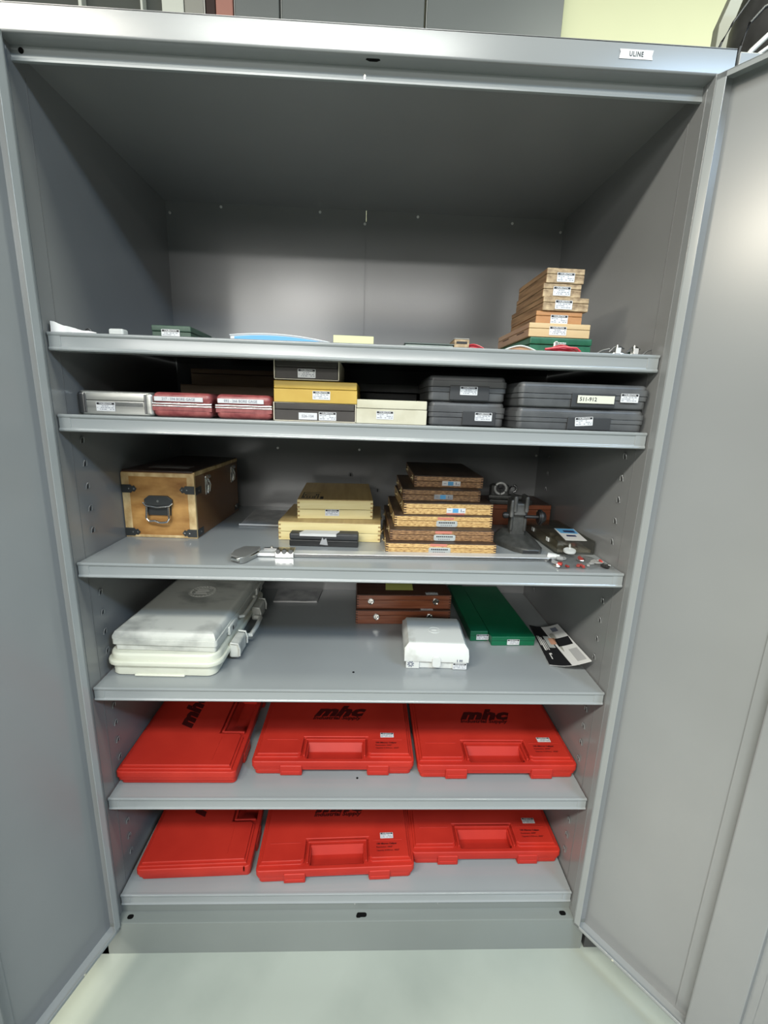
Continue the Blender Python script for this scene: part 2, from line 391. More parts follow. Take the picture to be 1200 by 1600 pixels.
def side(name, x, sgn):
    b = B(); b.box(min(x, x - sgn * .0015), max(x, x - sgn * .0015), 0.018, 0.593, 0.10, 1.93)
    p = b.obj(name, STEELI, cab, smooth=False)
    rot = (PI / 2, 0, sgn * PI / 2)
    for yy in (0.090, 0.50):
        for k in range(35):
            z = 0.22 + k * 0.0485
            if z > 1.30 or any(abs(z - q) < .02 for q in (.16, .453, .749, 1.041, 1.341, 1.489)): continue
            link('shelf_slot', slot_hole, p, None, (x + sgn * .0003, yy, z), rot)
            if z < 1.3: link('slot_rim', slot_rim, p, None, (x + sgn * .0003, yy, z), rot)
    b = B(); b.box(x - .0006, x + .0006, 0.0555, 0.0565, .12, 1.90); b.obj('panel_seam', mat('seam_shadow_line', (0.18, 0.18, 0.18), .5), p)
    return p
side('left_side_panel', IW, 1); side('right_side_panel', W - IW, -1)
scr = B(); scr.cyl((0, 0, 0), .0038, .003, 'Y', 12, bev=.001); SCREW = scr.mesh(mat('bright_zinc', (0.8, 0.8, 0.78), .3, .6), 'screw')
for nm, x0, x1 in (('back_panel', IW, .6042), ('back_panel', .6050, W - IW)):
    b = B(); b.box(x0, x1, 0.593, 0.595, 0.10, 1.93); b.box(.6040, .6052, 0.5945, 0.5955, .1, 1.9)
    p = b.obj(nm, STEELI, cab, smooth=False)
    for sx_, sz_ in [(.042, 1.898), (.188, 1.919), (.471, 1.918), (.601, 1.893), (.755, 1.918), (1.034, 1.913), (1.18, 1.896), (.598, 1.238), (1.181, 1.236), (.335, 1.236)]:
        if x0 <= sx_ <= x1: link('screw', SCREW, p, None, (sx_, .5915, sz_))
    for sx_, sz_ in [(.571, 1.155), (.661, 1.105), (.571, .86), (.661, .86)]:
        if x0 <= sx_ <= x1:
            link('shelf_slot', slot_hole, p, None, (sx_, .5928, sz_), FRONT); link('slot_rim', slot_rim, p, None, (sx_, .5928, sz_), FRONT)
# top: outer skin, fascia with rolled edge
b = B(); b.box(0, W, 0.0, D, H - .002, H); b.box(IW, W - IW, .03, .593, 1.9285, 1.9305); b.obj('top_panel', STEELI, cab, smooth=False)
b = B()
b.profile([(0.0, H - .001), (0.0, 1.932), (.0015, 1.9295), (.004, 1.9285), (.028, 1.9285), (.028, 1.9315), (.005, 1.932), (.003, 1.934), (.003, H - .001)], -.034, W)
b.obj('top_fascia', STEEL, cab)
b = B()
b.profile([(.028, 1.932), (.028, 1.912), (.026, 1.9095), (.0265, 1.9065), (.030, 1.906), (.034, 1.907), (.034, 1.909), (.030, 1.912), (.030, 1.932)], IW, W - IW)
ds = b.obj('door_stop', SHELFM, cab)
b = B(); b.cyl((.047, .0275, 1.921), .0042, .0012, 'Y'); b.obj('latch_hole', HOLE, ds)
b = B(); b.prism([(-.010, -.0025), (.010, -.0025), (.012, 0), (.006, .0035), (-.006, .0035), (-.012, 0)], 0, .0006); b.obj('latch_hole', HOLE, ds, loc=(.62, .012, 1.9278))
b = B(); b.box(.605, .608, .0265, .0285, 1.908, 1.918, .0005); b.obj('spot_weld', NICKEL, ds)
# base
b = B()
b.profile([(0, 0), (0, .097), (.001, .0995), (.003, .1), (.030, .1), (.030, .128), (.028, .128), (.028, .098), (.004, .098), (.002, .096), (.002, 0)], -.034, W - .001)
kp = b.obj('kick_plate', paint('kick_plate_enamel', (0.25, 0.275, 0.26), 0.33), cab)
for hx, lx in ((.056, .0075), (.640, .013), (1.166, .0085)):
    b = B(); b.prism(rrect(-lx, lx, -.0055, .0055, .0052, 5), 0, .0006); b.obj('bolt_hole', HOLE, kp, loc=(hx, .015, .0998))
b = B(); b.prism(rrect(-.006, .006, -.004, .004, .0035, 5), 0, .0006); b.obj('bolt_hole', HOLE, kp, loc=(.632, .012, .0999))
for hx in (.622, .838):
    b = B(); b.box(-.0012, .0012, -.002, .001, -.007, .006, .0006); b.obj('spot_weld', CHROME, kp, loc=(hx, .0295, .121))
# shelves
SH = [('shelf', 1.489), ('shelf', 1.341), ('shelf', 1.041), ('shelf', .749), ('shelf', .453), ('bottom_shelf', .159)]
for nm, z in SH:
    y0 = .021; bot = z - .0315
    prof = [(.5922, z), (y0 + .006, z), (y0 + .0055, z + .0012), (y0 + .0025, z + .0016), (y0 + .0005, z + .0004), (y0, z - .002), (y0 + .0008, z - .0045), (y0 + .0030, z - .0062),
            (y0 + .0032, z - .0235), (y0 + .0012, z - .0255), (y0, z - .0285), (y0 + .0015, z - .031), (y0 + .004, bot), (y0 + .03, bot), (y0 + .03, bot + .0015), (y0 + .006, bot + .0015), (y0 + .006, z - .0025), (.5922, z - .0025)]
    b = B(); b.profile(prof, IW + .003, W - IW - .003)
    for xe in (IW + .003, W - IW - .003 - .022): b.box(xe, xe + .022, y0 + .0018, y0 + .004, bot + .002, z - .004, .0008)
    s = b.obj(nm, SHELFM, cab)
    if z < 1.0 and z > .4:
        b = B(); b.cyl((0, 0, 0), .0028, .0008, seg=12); b.obj('bolt_hole', HOLE, s, loc=({.749: .605, .453: .62}.get(z, .6), {.749: .095, .453: .085}.get(z, .1), z + .0002))
# doors
def door(name, sgn, loc, ang, label):
    dw = .575; z0, z1 = .088, 1.928
    e = bpy.data.objects.new(name, None); C.objects.link(e); e.parent = cab; e.location = loc; e.rotation_euler = (0, 0, ang); e['label'] = label
    X = lambda a, c: (min(sgn * a, sgn * c), max(sgn * a, sgn * c))
    def bx(b, a, c, y0, y1, za, zb, bev=0): x0, x1 = X(a, c); b.box(x0, x1, y0, y1, za, zb, bev)
    b = B(); bx(b, 0, dw, -.0285, -.027, z0, z1); b.obj('door_skin', STEEL, e, smooth=False)
    b = B()
    bx(b, 0, .0015, -.027, 0, z0, z1); bx(b, dw - .0015, dw, -.027, 0, z0, z1); bx(b, 0, dw, -.027, 0, z0, z0 + .0015); bx(b, 0, dw, -.027, 0, z1 - .0015, z1)
    bx(b, 0, .015, -.002, 0, z0, z1, .0006); bx(b, dw - .015, dw, -.002, 0, z0, z1, .0006); bx(b, 0, dw, -.002, 0, z0, z0 + .009, .0006); bx(b, 0, dw, -.002, 0, z1 - .009, z1, .0006)
    b.obj('door_rim', SHELFM, e)
    b = B(); pr = [(.228, -.0268), (.228, -.0235), (.249, -.0235), (.2515, -.006), (.2545, -.004), (.3255, -.004), (.3285, -.006), (.331, -.0235), (.3445, -.0235), (.3445, -.0268)]
    t = bmesh.new(); A = [t.verts.new((sgn * p[0], p[1], z0 + .012)) for p in pr]; Bq = [t.verts.new((sgn * p[0], p[1], z1 - .012)) for p in pr]
    for i in range(len(pr)): j = (i + 1) % len(pr); t.faces.new((A[i], A[j], Bq[j], Bq[i]))
    t.faces.new(A); t.faces.new(Bq[::-1]); bmesh.ops.recalc_face_normals(t, faces=t.faces); b._merge(t)
    b.obj('door_stiffener', STEEL, e)
    b = B(); b.cyl((sgn * .10, .0002, z0 + .0045), .0028, .0012, 'Y', 10); b.obj('rivet', NICKEL, e)
    return e
door('left_door', 1, (.0405, -.003, 0), -RAD(107), 'left cabinet door swung wide open')
door('right_door', -1, (1.1885, -.003, 0), RAD(126), 'right cabinet door swung wide open, catching the light')
# taped name strip on the fascia
b = B(); b.prism([(-.028, -.0065), (.028, -.0065), (.0265, -.001), (.028, .0065), (-.028, .0065), (-.0265, .002)], 0, .0004)
nl = b.obj('name_strip', STICK, cab, 'white taped paper strip with hand-written capitals', False, loc=(1.050, -.0004, 1.950), rot=FRONT)
link('handwriting', text_mesh('ULINE', .0098, INK, sx=.8, bold=.00025, space=1.15), nl, None, (0, 0, .0006))

# neighbouring cabinet
nb = thing('neighbour_cabinet', 'second grey steel cabinet standing beyond the open right door', 'cabinet', (1.2235, 0, 0))
b = B(); b.box(0, .914, 0, .6, .10, 1.964, .002); b.obj('body', STEEL, nb)
for xx in (.03, .463):
    b = B(); b.box(xx, xx + .42, -.022, -.001, .11, 1.92, .002); b.obj('door', STEEL, nb)
for xx, yy in ((.006, .03), (.85, .03), (.006, .52), (.85, .52)):
    b = B(); b.prism([(0, 0), (.05, 0), (.05, .006), (.006, .006), (.006, .05), (0, .05)], 0, .102, .001); b.obj('leg', mat('dark_leg_steel', (.06, .06, .06), .5), nb, loc=(xx, yy - .028, 0))
# things on top of the neighbour
o = B().prism([(0, 0), (.20, 0), (.20, .36), (.030, .36), (0, .275)], 0, .02, .002).obj('steel_enclosure', paint('enclosure_grey', (.30, .31, .26), .5), loc=(1.395, .36, 1.965), rot=FRONT)
tag(o, 'grey steel plate with a cut-off top corner, behind the black bag', 'plate')
bag = thing('cable_bag', 'black fabric bag with crumpled grey cloth on top of the neighbouring cabinet', 'bag', (1.475, .20, 1.9642))
def blob(b, c, s, seed, n=3, amp=.12, zmin=0.0):
    t = bmesh.new(); bmesh.ops.create_icosphere(t, subdivisions=n, radius=1)
    rn = random.Random(seed); ph = [Vector((rn.uniform(-6, 6), rn.uniform(-6, 6), rn.uniform(-6, 6))) for _ in range(5)]
    for v in t.verts:
        d = 1 + amp * sum(math.sin(v.co.dot(p) + i) for i, p in enumerate(ph)) / 3
        v.co = Vector((v.co.x * s[0] * d + c[0], v.co.y * s[1] * d + c[1], max(v.co.z * s[2] * d + c[2], zmin)))
    b._merge(t)
b = B(); blob(b, (.0, 0, .14), (.12, .10, .20), 3); b.obj('bag_body', BAGM, bag)
b = B(); blob(b, (.03, -.06, .20), (.07, .06, .12), 5); b.obj('crumpled_cloth', GCLOTH, bag)
for i, (pts, r, m, lab) in enumerate([
    ([(1.232, .10, 1.968), (1.243, .10, 2.01), (1.253, .10, 2.042), (1.268, .10, 2.072), (1.289, .10, 2.104), (1.310, .10, 2.14)], .0022, INK, 'thin black cable leaning past the grey plate'),
    ([(1.255, .06, 1.968), (1.262, .06, 2.01), (1.272, .06, 2.045), (1.292, .06, 2.068), (1.325, .06, 2.085), (1.38, .06, 2.09)], .003, INK, 'black cable looping over the black bag'),
    ([(1.250, .03, 1.9685), (1.262, .03, 1.985), (1.290, .03, 2.012), (1.35, .03, 2.045)], .0042, TRANSW, 'thick white cable in front of the black bag'),
    ([(1.262, .012, 1.9685), (1.285, .012, 1.985), (1.32, .012, 2.003), (1.38, .012, 2.03)], .003, TRANSW, 'thin white cable below the thick white one')]):
    o = B().tube([Vector(p) for p in pts], r, 8).obj('cable', m); tag(o, lab, 'cable')

# ------------------------------------------------------------------ case builders
def fingers(b, w_, d, zs, hgt, ln=.006, proud=.0004):
    for z in zs:
        for sx_ in (-1, 1):
            x0 = sx_ * (w_ / 2 - ln); x1 = sx_ * (w_ / 2 + proud)
            b.box(min(x0, x1), max(x0, x1), -proud, ln, z, z + hgt)
def wood_box(label, cat, loc, rz, w_, d, h, seam, m, lidm, fm, group=None, topm=None, name='wooden_box', nf=4, clasp=None, bev=.0012):
    t = thing(name, label, cat, loc, rz, group)
    b = B(); b.box(-w_ / 2, w_ / 2, 0, d, 0, seam - .0005, bev); b.obj('base', m, t)
    b = B(); b.box(-w_ / 2, w_ / 2, 0, d, seam + .0005, h - .0022, .0008); b.obj('lid', m, t)
    if topm is not None:
        b = B(); b.box(-w_ / 2, w_ / 2, 0.0002, d, h - .0022, h, .0008); b.obj('lid_panel', topm, t)
    if fm is not None:
        b = B(); p = h / (2 * nf + 1)
        fingers(b, w_, d, [p * (2 * k + 1) for k in range(nf)], p * .8)
        b.obj('finger_joints', fm, t, smooth=False)
    if clasp:
        for sd, yy in clasp:
            b = B(); b.box(sd * w_ / 2 - .0012, sd * w_ / 2 + .0025, yy - .008, yy + .008, seam - .008, seam + .008, .0012); b.cyl((sd * (w_ / 2 + .003), yy, seam), .0022, .012, 'Y', 10)
            b.obj('clasp', BRASS, t)
    return t

# ------------------------------------------------------------------ red cases (shelves five and six)
def red_case_meshes():
    w_, d = .414, .290; hw = w_ / 2
    px0, px1, py0, py1 = -.068, .072, .013, .064
    R = {}
    b = B()   # lower shell with the grip gap
    def rc(x, y, r_, a0): return [(x + r_ * math.cos(RAD(a0 + 30 * k)), y + r_ * math.sin(RAD(a0 + 30 * k))) for k in range(4)]
    q = .007; out = rc(-hw + q + .010, q - .004 + .010, .010, 180) + [(-.080, q - .004), (-.080, .020), (.086, .020), (.086, q - .004)] + rc(hw - q - .010, q - .004 + .010, .010, 270) + rc(hw - q - .010, d - q - .010, .010, 0) + rc(-hw + q + .010, d - q - .010, .010, 90)
    b.prism(out, 0, .0135, .0008, chb=.003)
    q = .0025; out = rc(-hw + q + .010, q + .010, .010, 180) + rc(hw - q - .010, q + .010, .010, 270) + rc(hw - q - .010, d - q - .010, .010, 0) + rc(-hw + q + .010, d - q - .010, .010, 90)
    b.prism([p_ if not (-.08 < p_[0] < .086 and p_[1] < .02) else p_ for p_ in out], .0135, .0225, .0006, chb=.0012)
    R['lower_shell'] = b.mesh(RED)
    b = B()   # upper shell ring around the grip pocket
    z0, z1 = .0235, .0405
    e_ = py0 + .002; b.prism([(px0, py1), (px1, py1), (px1, e_), (hw, e_)] + rc(hw - .010, d - .010, .010, 0) + rc(-hw + .010, d - .010, .010, 90) + [(-hw, e_), (px0, e_)], z0, z1, .0028, chb=.0008)
    b.prism([(px1, py0), (px0, py0), (px0, py0 + .006), (-hw, py0 + .006)] + rc(-hw + .010, .010, .010, 180) + rc(hw - .010, .010, .010, 270) + [(hw, py0 + .006), (px1, py0 + .006)], z0, z1, .0028, chb=.0008)
    # pocket: sloping back wall and floor
    zf = .010
    v = [(px0 - .001, py1 + .001, z1 + .002), (px1 + .001, py1 + .001, z1 + .002), (px1 + .001, py1 - .016, zf + .004), (px0 - .001, py1 - .016, zf + .004), (px0 - .001, py0 - .004, zf + .003), (px1 + .001, py0 - .004, zf + .003),
         (px0 - .001, py1 + .001, zf), (px1 + .001, py1 + .001, zf), (px1 + .001, py0 - .004, zf), (px0 - .001, py0 - .004, zf)]
    b.faces(v, [(0, 1, 2, 3), (3, 2, 5, 4), (6, 7, 8, 9), (0, 3, 4, 9, 6), (1, 7, 8, 5, 2), (4, 5, 8, 9), (0, 6, 7, 1)])
    R['upper_shell'] = b.mesh(RED)
    b = B()   # raised lid plateau and frame round the pocket
    i = .0075
    U = lambda i_: [(-hw + i_, .0055 + i_), (-.092, .0055 + i_), (-.084, .012 + i_), (-.084, .078), (.088, .078), (.088, .012 + i_), (.096, .0055 + i_), (hw - i_, .0055 + i_), (hw - i_, d - i_), (-hw + i_, d - i_)]
    b.prism(U(.0065), .0400, .0450, .0022, chb=0)
    b.prism(U(.0125), .0446, .0500, .0022, chb=0)
    fr = .0035
    b.box(px0 - .010, px1 + .010, py1 + .003, py1 + .009, .040, .0505, .0012); b.box(px0 - .010, px0 - .005, py0, py1 + .006, .040, .0485, .0012); b.box(px1 + .005, px1 + .010, py0, py1 + .006, .040, .0485, .0012)
    for a, c in ((-.180, -.098), (.100, .180)):
        b.box(a, c, .066, .0675, .0495, .0508, .0004)
    R['lid_plateau'] = b.mesh(RED)
    b = B(); b.box(-.028, .028, -.0025, .012, .0005, .0300, .0026); b.box(-.024, .024, -.0038, 0, .004, .014, .001); R['latch'] = b.mesh(RED)
    return R
RC = red_case_meshes()
T_mhc = text_mesh('mhc', .058, REDINK, shear=.38, bold=.0036, sx=1.30, space=1.06)
T_ind = text_mesh('Industrial Supply', .0175, REDINK, shear=.25, bold=.0006, sx=1.16)
T_l1 = text_mesh('100 Micron Caliper', .0068, REDINK, bold=.0003, sx=1.05, align='LEFT')
T_l2 = text_mesh('Resolution .0005"', .0062, REDINK, bold=.0001, align='LEFT')
T_l3 = text_mesh('Capacity 0-300mm, .0005"', .0058, REDINK, bold=.0001, align='LEFT')
def red_case(label, loc, rz, print_=True, stick=None, panel=False):
    t = thing('instrument_case', label, 'case', loc, rz, 'red plastic instrument cases on the two lowest shelves')
    link('lower_shell', RC['lower_shell'], t); link('upper_shell', RC['upper_shell'], t); lp = link('lid_plateau', RC['lid_plateau'], t)
    for xx in (-.107, .115): link('latch', RC['latch'], t, None, (xx, 0, 0))
    if print_:
        link('logo_print', T_mhc, lp, None, (.002, .180, .0502)); link('logo_print', T_ind, lp, None, (-.002, .152, .0502))
        for k, tm in enumerate((T_l1, T_l2, T_l3)): link('text_print', tm, lp, None, (.108, .056 - k * .0095, .0502))
    else:
        link('logo_print', T_mhc, lp, None, (.002, .180, .0502))
    if panel:
        b = B(); b.prism(rrect(-.055, .055, .018, .042, .003), 0, .0006); b.obj('dark_grip_print', REDINK, t, loc=(0, .0, .0447))
    if stick: sticker(lp, (stick[0], stick[1], .0501), TOP, 1.0)
    return t
# rz 90 deg: handle side faces +x
red_case('red plastic case turned sideways on the second lowest shelf, by the left cabinet wall', (.3225, .2665, .4532), RAD(90), print_=False)
red_case('red plastic case in the middle of the second lowest shelf', (.558, .094, .4532), RAD(.2), stick=(.140, .084))
red_case('red plastic case at the right end of the second lowest shelf', (.980, .084, .4532), RAD(.2), stick=(.146, .080))
red_case('red plastic case turned sideways on the lowest shelf, by the left cabinet wall', (.340, .270, .1592), RAD(92), print_=False)
red_case('red plastic case set slightly askew in the middle of the lowest shelf', (.570, .055, .1592), RAD(2.0), stick=(.138, .080))
red_case('red plastic case with front handle at the right end of the lowest shelf', (.9795, .098, .1592), RAD(.4), stick=(.143, .086))

# ------------------------------------------------------------------ shelf four (z .749)
Z4 = .7492
def ivory_lower():
    t = thing('gauge_case', 'ivory plastic case with rounded corners, under the scuffed white case', 'case', (.170, .066, Z4), RAD(-1.0))
    w_, d = .275, .42; hw = w_ / 2
    b = B(); b.prism(rrect(-hw + .012, hw - .022, .004, d - .01, .022, 5), 0, .030, .002, chb=.004); b.box(-.070, .045, .000, .010, 0.0005, .006, .002); b.obj('lower_shell', OFFW2, t)
    b = B(); b.prism(rrect(-hw, hw - .008, -.004, d, .034, 6), .028, .040, .003, chb=.002); b.prism(rrect(-hw + .006, hw - .014, .002, d - .006, .032, 6), .039, .0575, .006, chb=.0004); b.obj('upper_shell', OFFW2, t)
    for yy in (.10, .30):
        b = B(); b.box(hw - .012, hw + .014, yy - .030, yy + .030, .010, .050, .006, 3); b.tube([(hw - .006, yy - .032, .052), (hw + .012, yy - .032, .050), (hw + .016, yy - .032, .036), (hw + .015, yy - .032, .018)], .0026, 8)
        b.tube([(hw - .006, yy + .032, .052), (hw + .012, yy + .032, .050), (hw + .016, yy + .032, .036), (hw + .015, yy + .032, .018)], .0026, 8); b.obj('latch', OFFW, t)
    b = B(); b.tube([(hw + .002, .145, .03), (hw + .020, .150, .03), (hw + .022, .20, .03), (hw + .020, .250, .03), (hw + .002, .255, .03)], .006, 10); b.obj('handle', OFFW, t)
ivory_lower()
t = thing('gauge_case', 'scuffed white plastic case with a round embossed seal, on the ivory case', 'case', (.168, .078, Z4 + .0576), RAD(-2.0))
w_, d = .243, .44; hw = w_ / 2
b = B(); b.prism(rrect(-hw + .006, hw - .004, .004, d - .004, .006, 3), 0, .015, .001, chb=.002); b.obj('lower_shell', OFFW, t)
b = B(); b.prism(rrect(-hw, hw, 0, d, .008, 4), .0155, .030, .001, chb=.0008)
b.prism([(-hw + .002, .002), (hw - .003, .002), (hw - .002, d - .002), (-hw + .002, d - .002)], .029, .0495, .0135, chb=0); ul = b.obj('upper_shell', OFFW, t)
b = B(); b.torus((0, 0, 0), .036, .0012, 'Z', 36, 6); b.torus((0, 0, 0), .0255, .0008, 'Z', 32, 6)
for k in range(22):
    a = k * 2 * PI / 22; b.box(.028, .034, -.0018, .0018, 0, .0012, mtx=Matrix.Rotation(a, 4, 'Z'))
for k in range(6): b.box(-.019 + (k % 2) * .003, .018 - (k % 3) * .004, -.016 + k * .006, -.0135 + k * .006, 0, .0010)
b.obj('embossed_seal', mat('seal_emboss', (.78, .78, .72), .4), ul, loc=(-.002, .235, .0493))
for yy in (.105, .345):
    b = B(); b.box(hw - .004, hw + .005, yy - .028, yy + .028, .004, .027, .003); b.box(hw + .0045, hw + .0056, yy - .008, yy - .002, .010, .020, mi=1); b.obj('latch', [OFFW, INK], t)
b = B(); b.tube([(hw + .0, .16, .014), (hw + .010, .165, .014), (hw + .012, .225, .014), (hw + .010, .285, .014), (hw, .29, .014)], .0045, 10); b.obj('handle', OFFW, t)

o = B().prism([(-.073, 0), (.068, .004), (.076, .105), (-.078, .103)], 0, .004, .0012).obj('plastic_packet', PAPER2, loc=(.405, .478, Z4)); tag(o, 'flat white plastic packet lying at the back of the shelf above the red cases', 'packet')
b = B(); b.tube([(-.072, .001, .004), (-.02, .0005, .0055), (.03, .002, .004), (.067, .005, .005)], .0022, 6); b.obj('folded_edge', PAPER, o)

def brass_clasp(t, x, z, s=1.0):
    b = B(); b.cyl((x, -.0010, z), .0095 * s, .0016, 'Y', 20, bev=.0005); p = b.obj('clasp', NICKEL, t)
    b = B()
    b.torus((x, -.0022, z), .0085 * s, .0013 * s, 'Y', 16, 6); b.box(x - .0015 * s, x + .0015 * s, -.0034, -.0015, z - .002 * s, z + .008 * s, .0004)
    for q in (-1, 1): b.box(x + q * .0055 * s - .0015 * s, x + q * .0055 * s + .0015 * s, -.0032, -.0015, z - .005 * s, z + .004 * s, .0004)
    b.obj('clasp_hook', CHROME, p)
    b = B(); b.cyl((x, -.0006, z - .0085 * s), .0035 * s, .0026, 'Y', 12); b.cyl((x - .003 * s, -.0021, z - .001), .0018 * s, .0006, 'Y', 8); b.cyl((x + .003 * s, -.0021, z - .001), .0018 * s, .0006, 'Y', 8); b.obj('clasp_shadow_holes', ENDG, p)
mh1 = wood_box('lower mahogany box with two brass clasps, behind the small white case', 'box', (.743, .346, Z4), RAD(1.5), .281, .20, .0435, .027, MAHO, MAHO, ENDG, 'mahogany boxes with clasps', MAHOD, nf=5)
brass_clasp(mh1, -.080, .024); brass_clasp(mh1, .078, .024)
sticker(mh1, (.070, .010, .0437), TOP, 1.0)
mh2 = wood_box('upper mahogany box with two brass clasps and a yellow note on its lid', 'box', (.745, .358, Z4 + .0437), RAD(1.8), .281, .20, .0435, .027, MAHO, MAHO, ENDG, 'mahogany boxes with clasps', MAHOD, nf=5)
brass_clasp(mh2, -.099, .024); brass_clasp(mh2, .094, .024)
sticker(mh2, (.083, .012, .0437), TOP, 1.0)
b = B(); b.faces([(-.043, -.012, .0004), (.040, -.016, .003), (.042, .058, .004), (-.040, .062, .0006), (-.043, -.012, 0), (.040, -.016, .0026), (.042, .058, .0036), (-.040, .062, .0002)], [(0, 1, 2, 3), (4, 7, 6, 5), (0, 4, 5, 1), (1, 5, 6, 2), (2, 6, 7, 3), (3, 7, 4, 0)])
o = b.obj('sticky_note', YNOTE, loc=(.733, .405, Z4 + .0876)); tag(o, 'yellow paper note lying on the upper mahogany box', 'note')

t = thing('gauge_case', 'small bright white plastic case in front of the mahogany boxes', 'case', (.8075, .109, Z4), RAD(-1.9))
w_, d = .158, .155; hw = w_ / 2
b = B()
b.prism([(-hw + .005, .002), (-.042, .002), (-.040, .006), (.040, .006), (.042, .002), (hw - .005, .002), (hw - .005, d - .002), (-hw + .005, d - .002)], 0, .026, .001, chb=.002); b.obj('lower_shell', WHITEP, t)
b = B()
pf = [(0, .0215), (-.001, .040), (.0105, .066), (.016, .0675), (d - .012, .0675), (d, .058), (d, .0215)]
t2 = bmesh.new(); n = len(pf)
ring = lambda x, k: [t2.verts.new((x, p[0] * (1 - k) + (d / 2) * k, (p[1] - .0215) * (1 - 2 * k) + .0215)) for p in pf]
secs = [ring(-hw, .0), ring(-hw + .0001, .0), ring(hw - .0001, 0), ring(hw, 0)]
# chamfer the left and right top edges by lowering the outermost sections
for vset in (secs[0], secs[3]):
    for v in vset:
        if v.co.z > .05: v.co.z = .0515
secs[1][0].co.x = secs[1][0].co.x
for v in secs[1]: v.co.x = -hw + .010
for v in secs[2]: v.co.x = hw - .010
for A, Bq in zip(secs, secs[1:]):
    for i in range(n): t2.faces.new((A[i], A[(i + 1) % n], Bq[(i + 1) % n], Bq[i]))
t2.faces.new(secs[0]); t2.faces.new(secs[-1][::-1]); bmesh.ops.recalc_face_normals(t2, faces=t2.faces); b._merge(t2)
us = b.obj('upper_shell', WHITEP, t)
b = B(); b.prism(rrect(-.0105, .0105, -.014, .014, .007, 5), 0, .0042, .001); la = b.obj('latch', WHITEP, t, loc=(.000, .0008, .022), rot=FRONT)
b = B(); b.torus((0, 0, 0), .015, .0007, 'Z', 24, 6); b.box(-.007, .006, -.001, .001, 0, .001); b.obj('embossed_ring', WHITEP, us, loc=(0, .075, .0676))
b = B()
for k in range(8): a = k * .785; b.box(.003, .0085, -.0016, .0012, 0, .0004, mtx=Matrix.Rotation(a + .3, 4, 'Z'))
b.obj('round_logo_print', GINK, t, loc=(-.063, .0017, .013), rot=FRONT)
b = B(); b.box(.050, .052, -.0002, .0005, .023, .030); 
for q in (0, 1, 2): b.box(.056 + q * .003, .0575 + q * .003, -.0002, .0005, .023, .030)
b.box(.056, .064, -.0002, .0005, .0265, .0278); b.obj('stamped_mark', GINK, t, loc=(0, -.0005, 0))
sticker(t, (.058, .0019, .0105), FRONT, .95)

def green_case(label, loc, rz, w_, d, h, sx_):
    t = thing('long_case', label, 'case', loc, rz, 'long green plastic cases'); hw = w_ / 2
    b = B(); b.box(-hw + .001, hw - .001, .001, d, 0, h * .5, .001); b.obj('base', GREEN, t)
    b = B(); b.box(-hw, hw, 0, d, h * .5 + .0005, h, .0022); b.obj('lid', GREEN, t)
    sticker(t, (sx_, -.0004, h * .42), FRONT, .95)
    return t
green_case('wider long green case angled towards the black and white package', (1.037, .229, Z4), RAD(1.5), .122, .355, .027, .000)
green_case('narrower long green case lying to the left of the wider green one', (.9475, .251, Z4), RAD(1.2), .050, .33, .031, .010)

# blister package leaning on the right wall
pk = thing('tool_package', 'black and white printed package propped against the right cabinet wall', 'package', (1.101, .134, Z4), 0)
def pkg(name, uv, lift, m, parent=pk, th=.0012):
    vs = []
    for k in (0, 1):
        for u, v in uv:
            A = Vector((0, 0, .0022)); Bq = Vector((.077, -.054, .0475)); Cq = Vector((.079, .150, .0395)); Dq = Vector((.023, .213, .0022))
            q = A * (1 - u) * (1 - v) + Bq * u * (1 - v) + Cq * u * v + Dq * (1 - u) * v
            vs.append((q.x, q.y, q.z + lift * 1.0 - k * th - .008 * math.sin(PI * u)))
    n_ = len(uv); fs = [tuple(range(n_)), tuple(range(2 * n_ - 1, n_ - 1, -1))] + [(i, (i + 1) % n_, n_ + (i + 1) % n_, n_ + i) for i in range(n_)]
    b = B(); b.faces(vs, fs); bmesh.ops.triangulate(b.bm, faces=b.bm.faces[:])
    return b.obj(name, m, parent, smooth=False)
def strips(name, uv0, uv1, v0, v1, lift, m, th=.0010, n=8):
    """quad in package space cut into strips across u so that it follows the card's bend"""
    b = B()
    P = lambda u, v, k: (lambda A, Bq, Cq, Dq: (A * (1 - u) * (1 - v) + Bq * u * (1 - v) + Cq * u * v + Dq * (1 - u) * v) + Vector((0, 0, lift - k * th - .008 * math.sin(PI * u))))(Vector((0, 0, .0022)), Vector((.077, -.054, .0475)), Vector((.079, .150, .0395)), Vector((.023, .213, .0022)))
    for i in range(n):
        f = lambda e, t: e[0] + (e[1] - e[0]) * t
        a0, a1 = i / n, (i + 1) / n
        c = [(f((uv0[0], uv1[0]), a0), v0), (f((uv0[0], uv1[0]), a1), v0), (f((uv0[1], uv1[1]), a1), v1), (f((uv0[1], uv1[1]), a0), v1)]
        vs = [P(u, v, 0) for u, v in c] + [P(u, v, 1) for u, v in c]
        b.faces(vs, [(0, 1, 2, 3), (7, 6, 5, 4), (0, 4, 5, 1), (2, 6, 7, 3), (3, 7, 4, 0), (1, 5, 6, 2)])
    return b.obj(name, m, pk, smooth=False)
strips('card_back', (0, 0), (1, 1), 0, 1, 0, PAPER)
strips('black_print', (0, 0), (.56, .50), 0, .45, .0007, INK, .0005); strips('black_print', (0, 0), (.50, .42), .45, 1, .0007, INK, .0005)
strips('grey_photo_print', (.28, .28), (.46, .46), .42, .72, .0012, mat('pale_photo', (.45, .48, .47), .4), .0004, 3)
strips('hand_photo_print', (.38, .40), (.54, .60), .50, .66, .0017, mat('skin_tone_print', (.62, .33, .22), .4), .0004, 3)
strips('tool_photo_print', (.56, .58), (.94, .98), .44, .64, .0012, INK, .0004, 5)
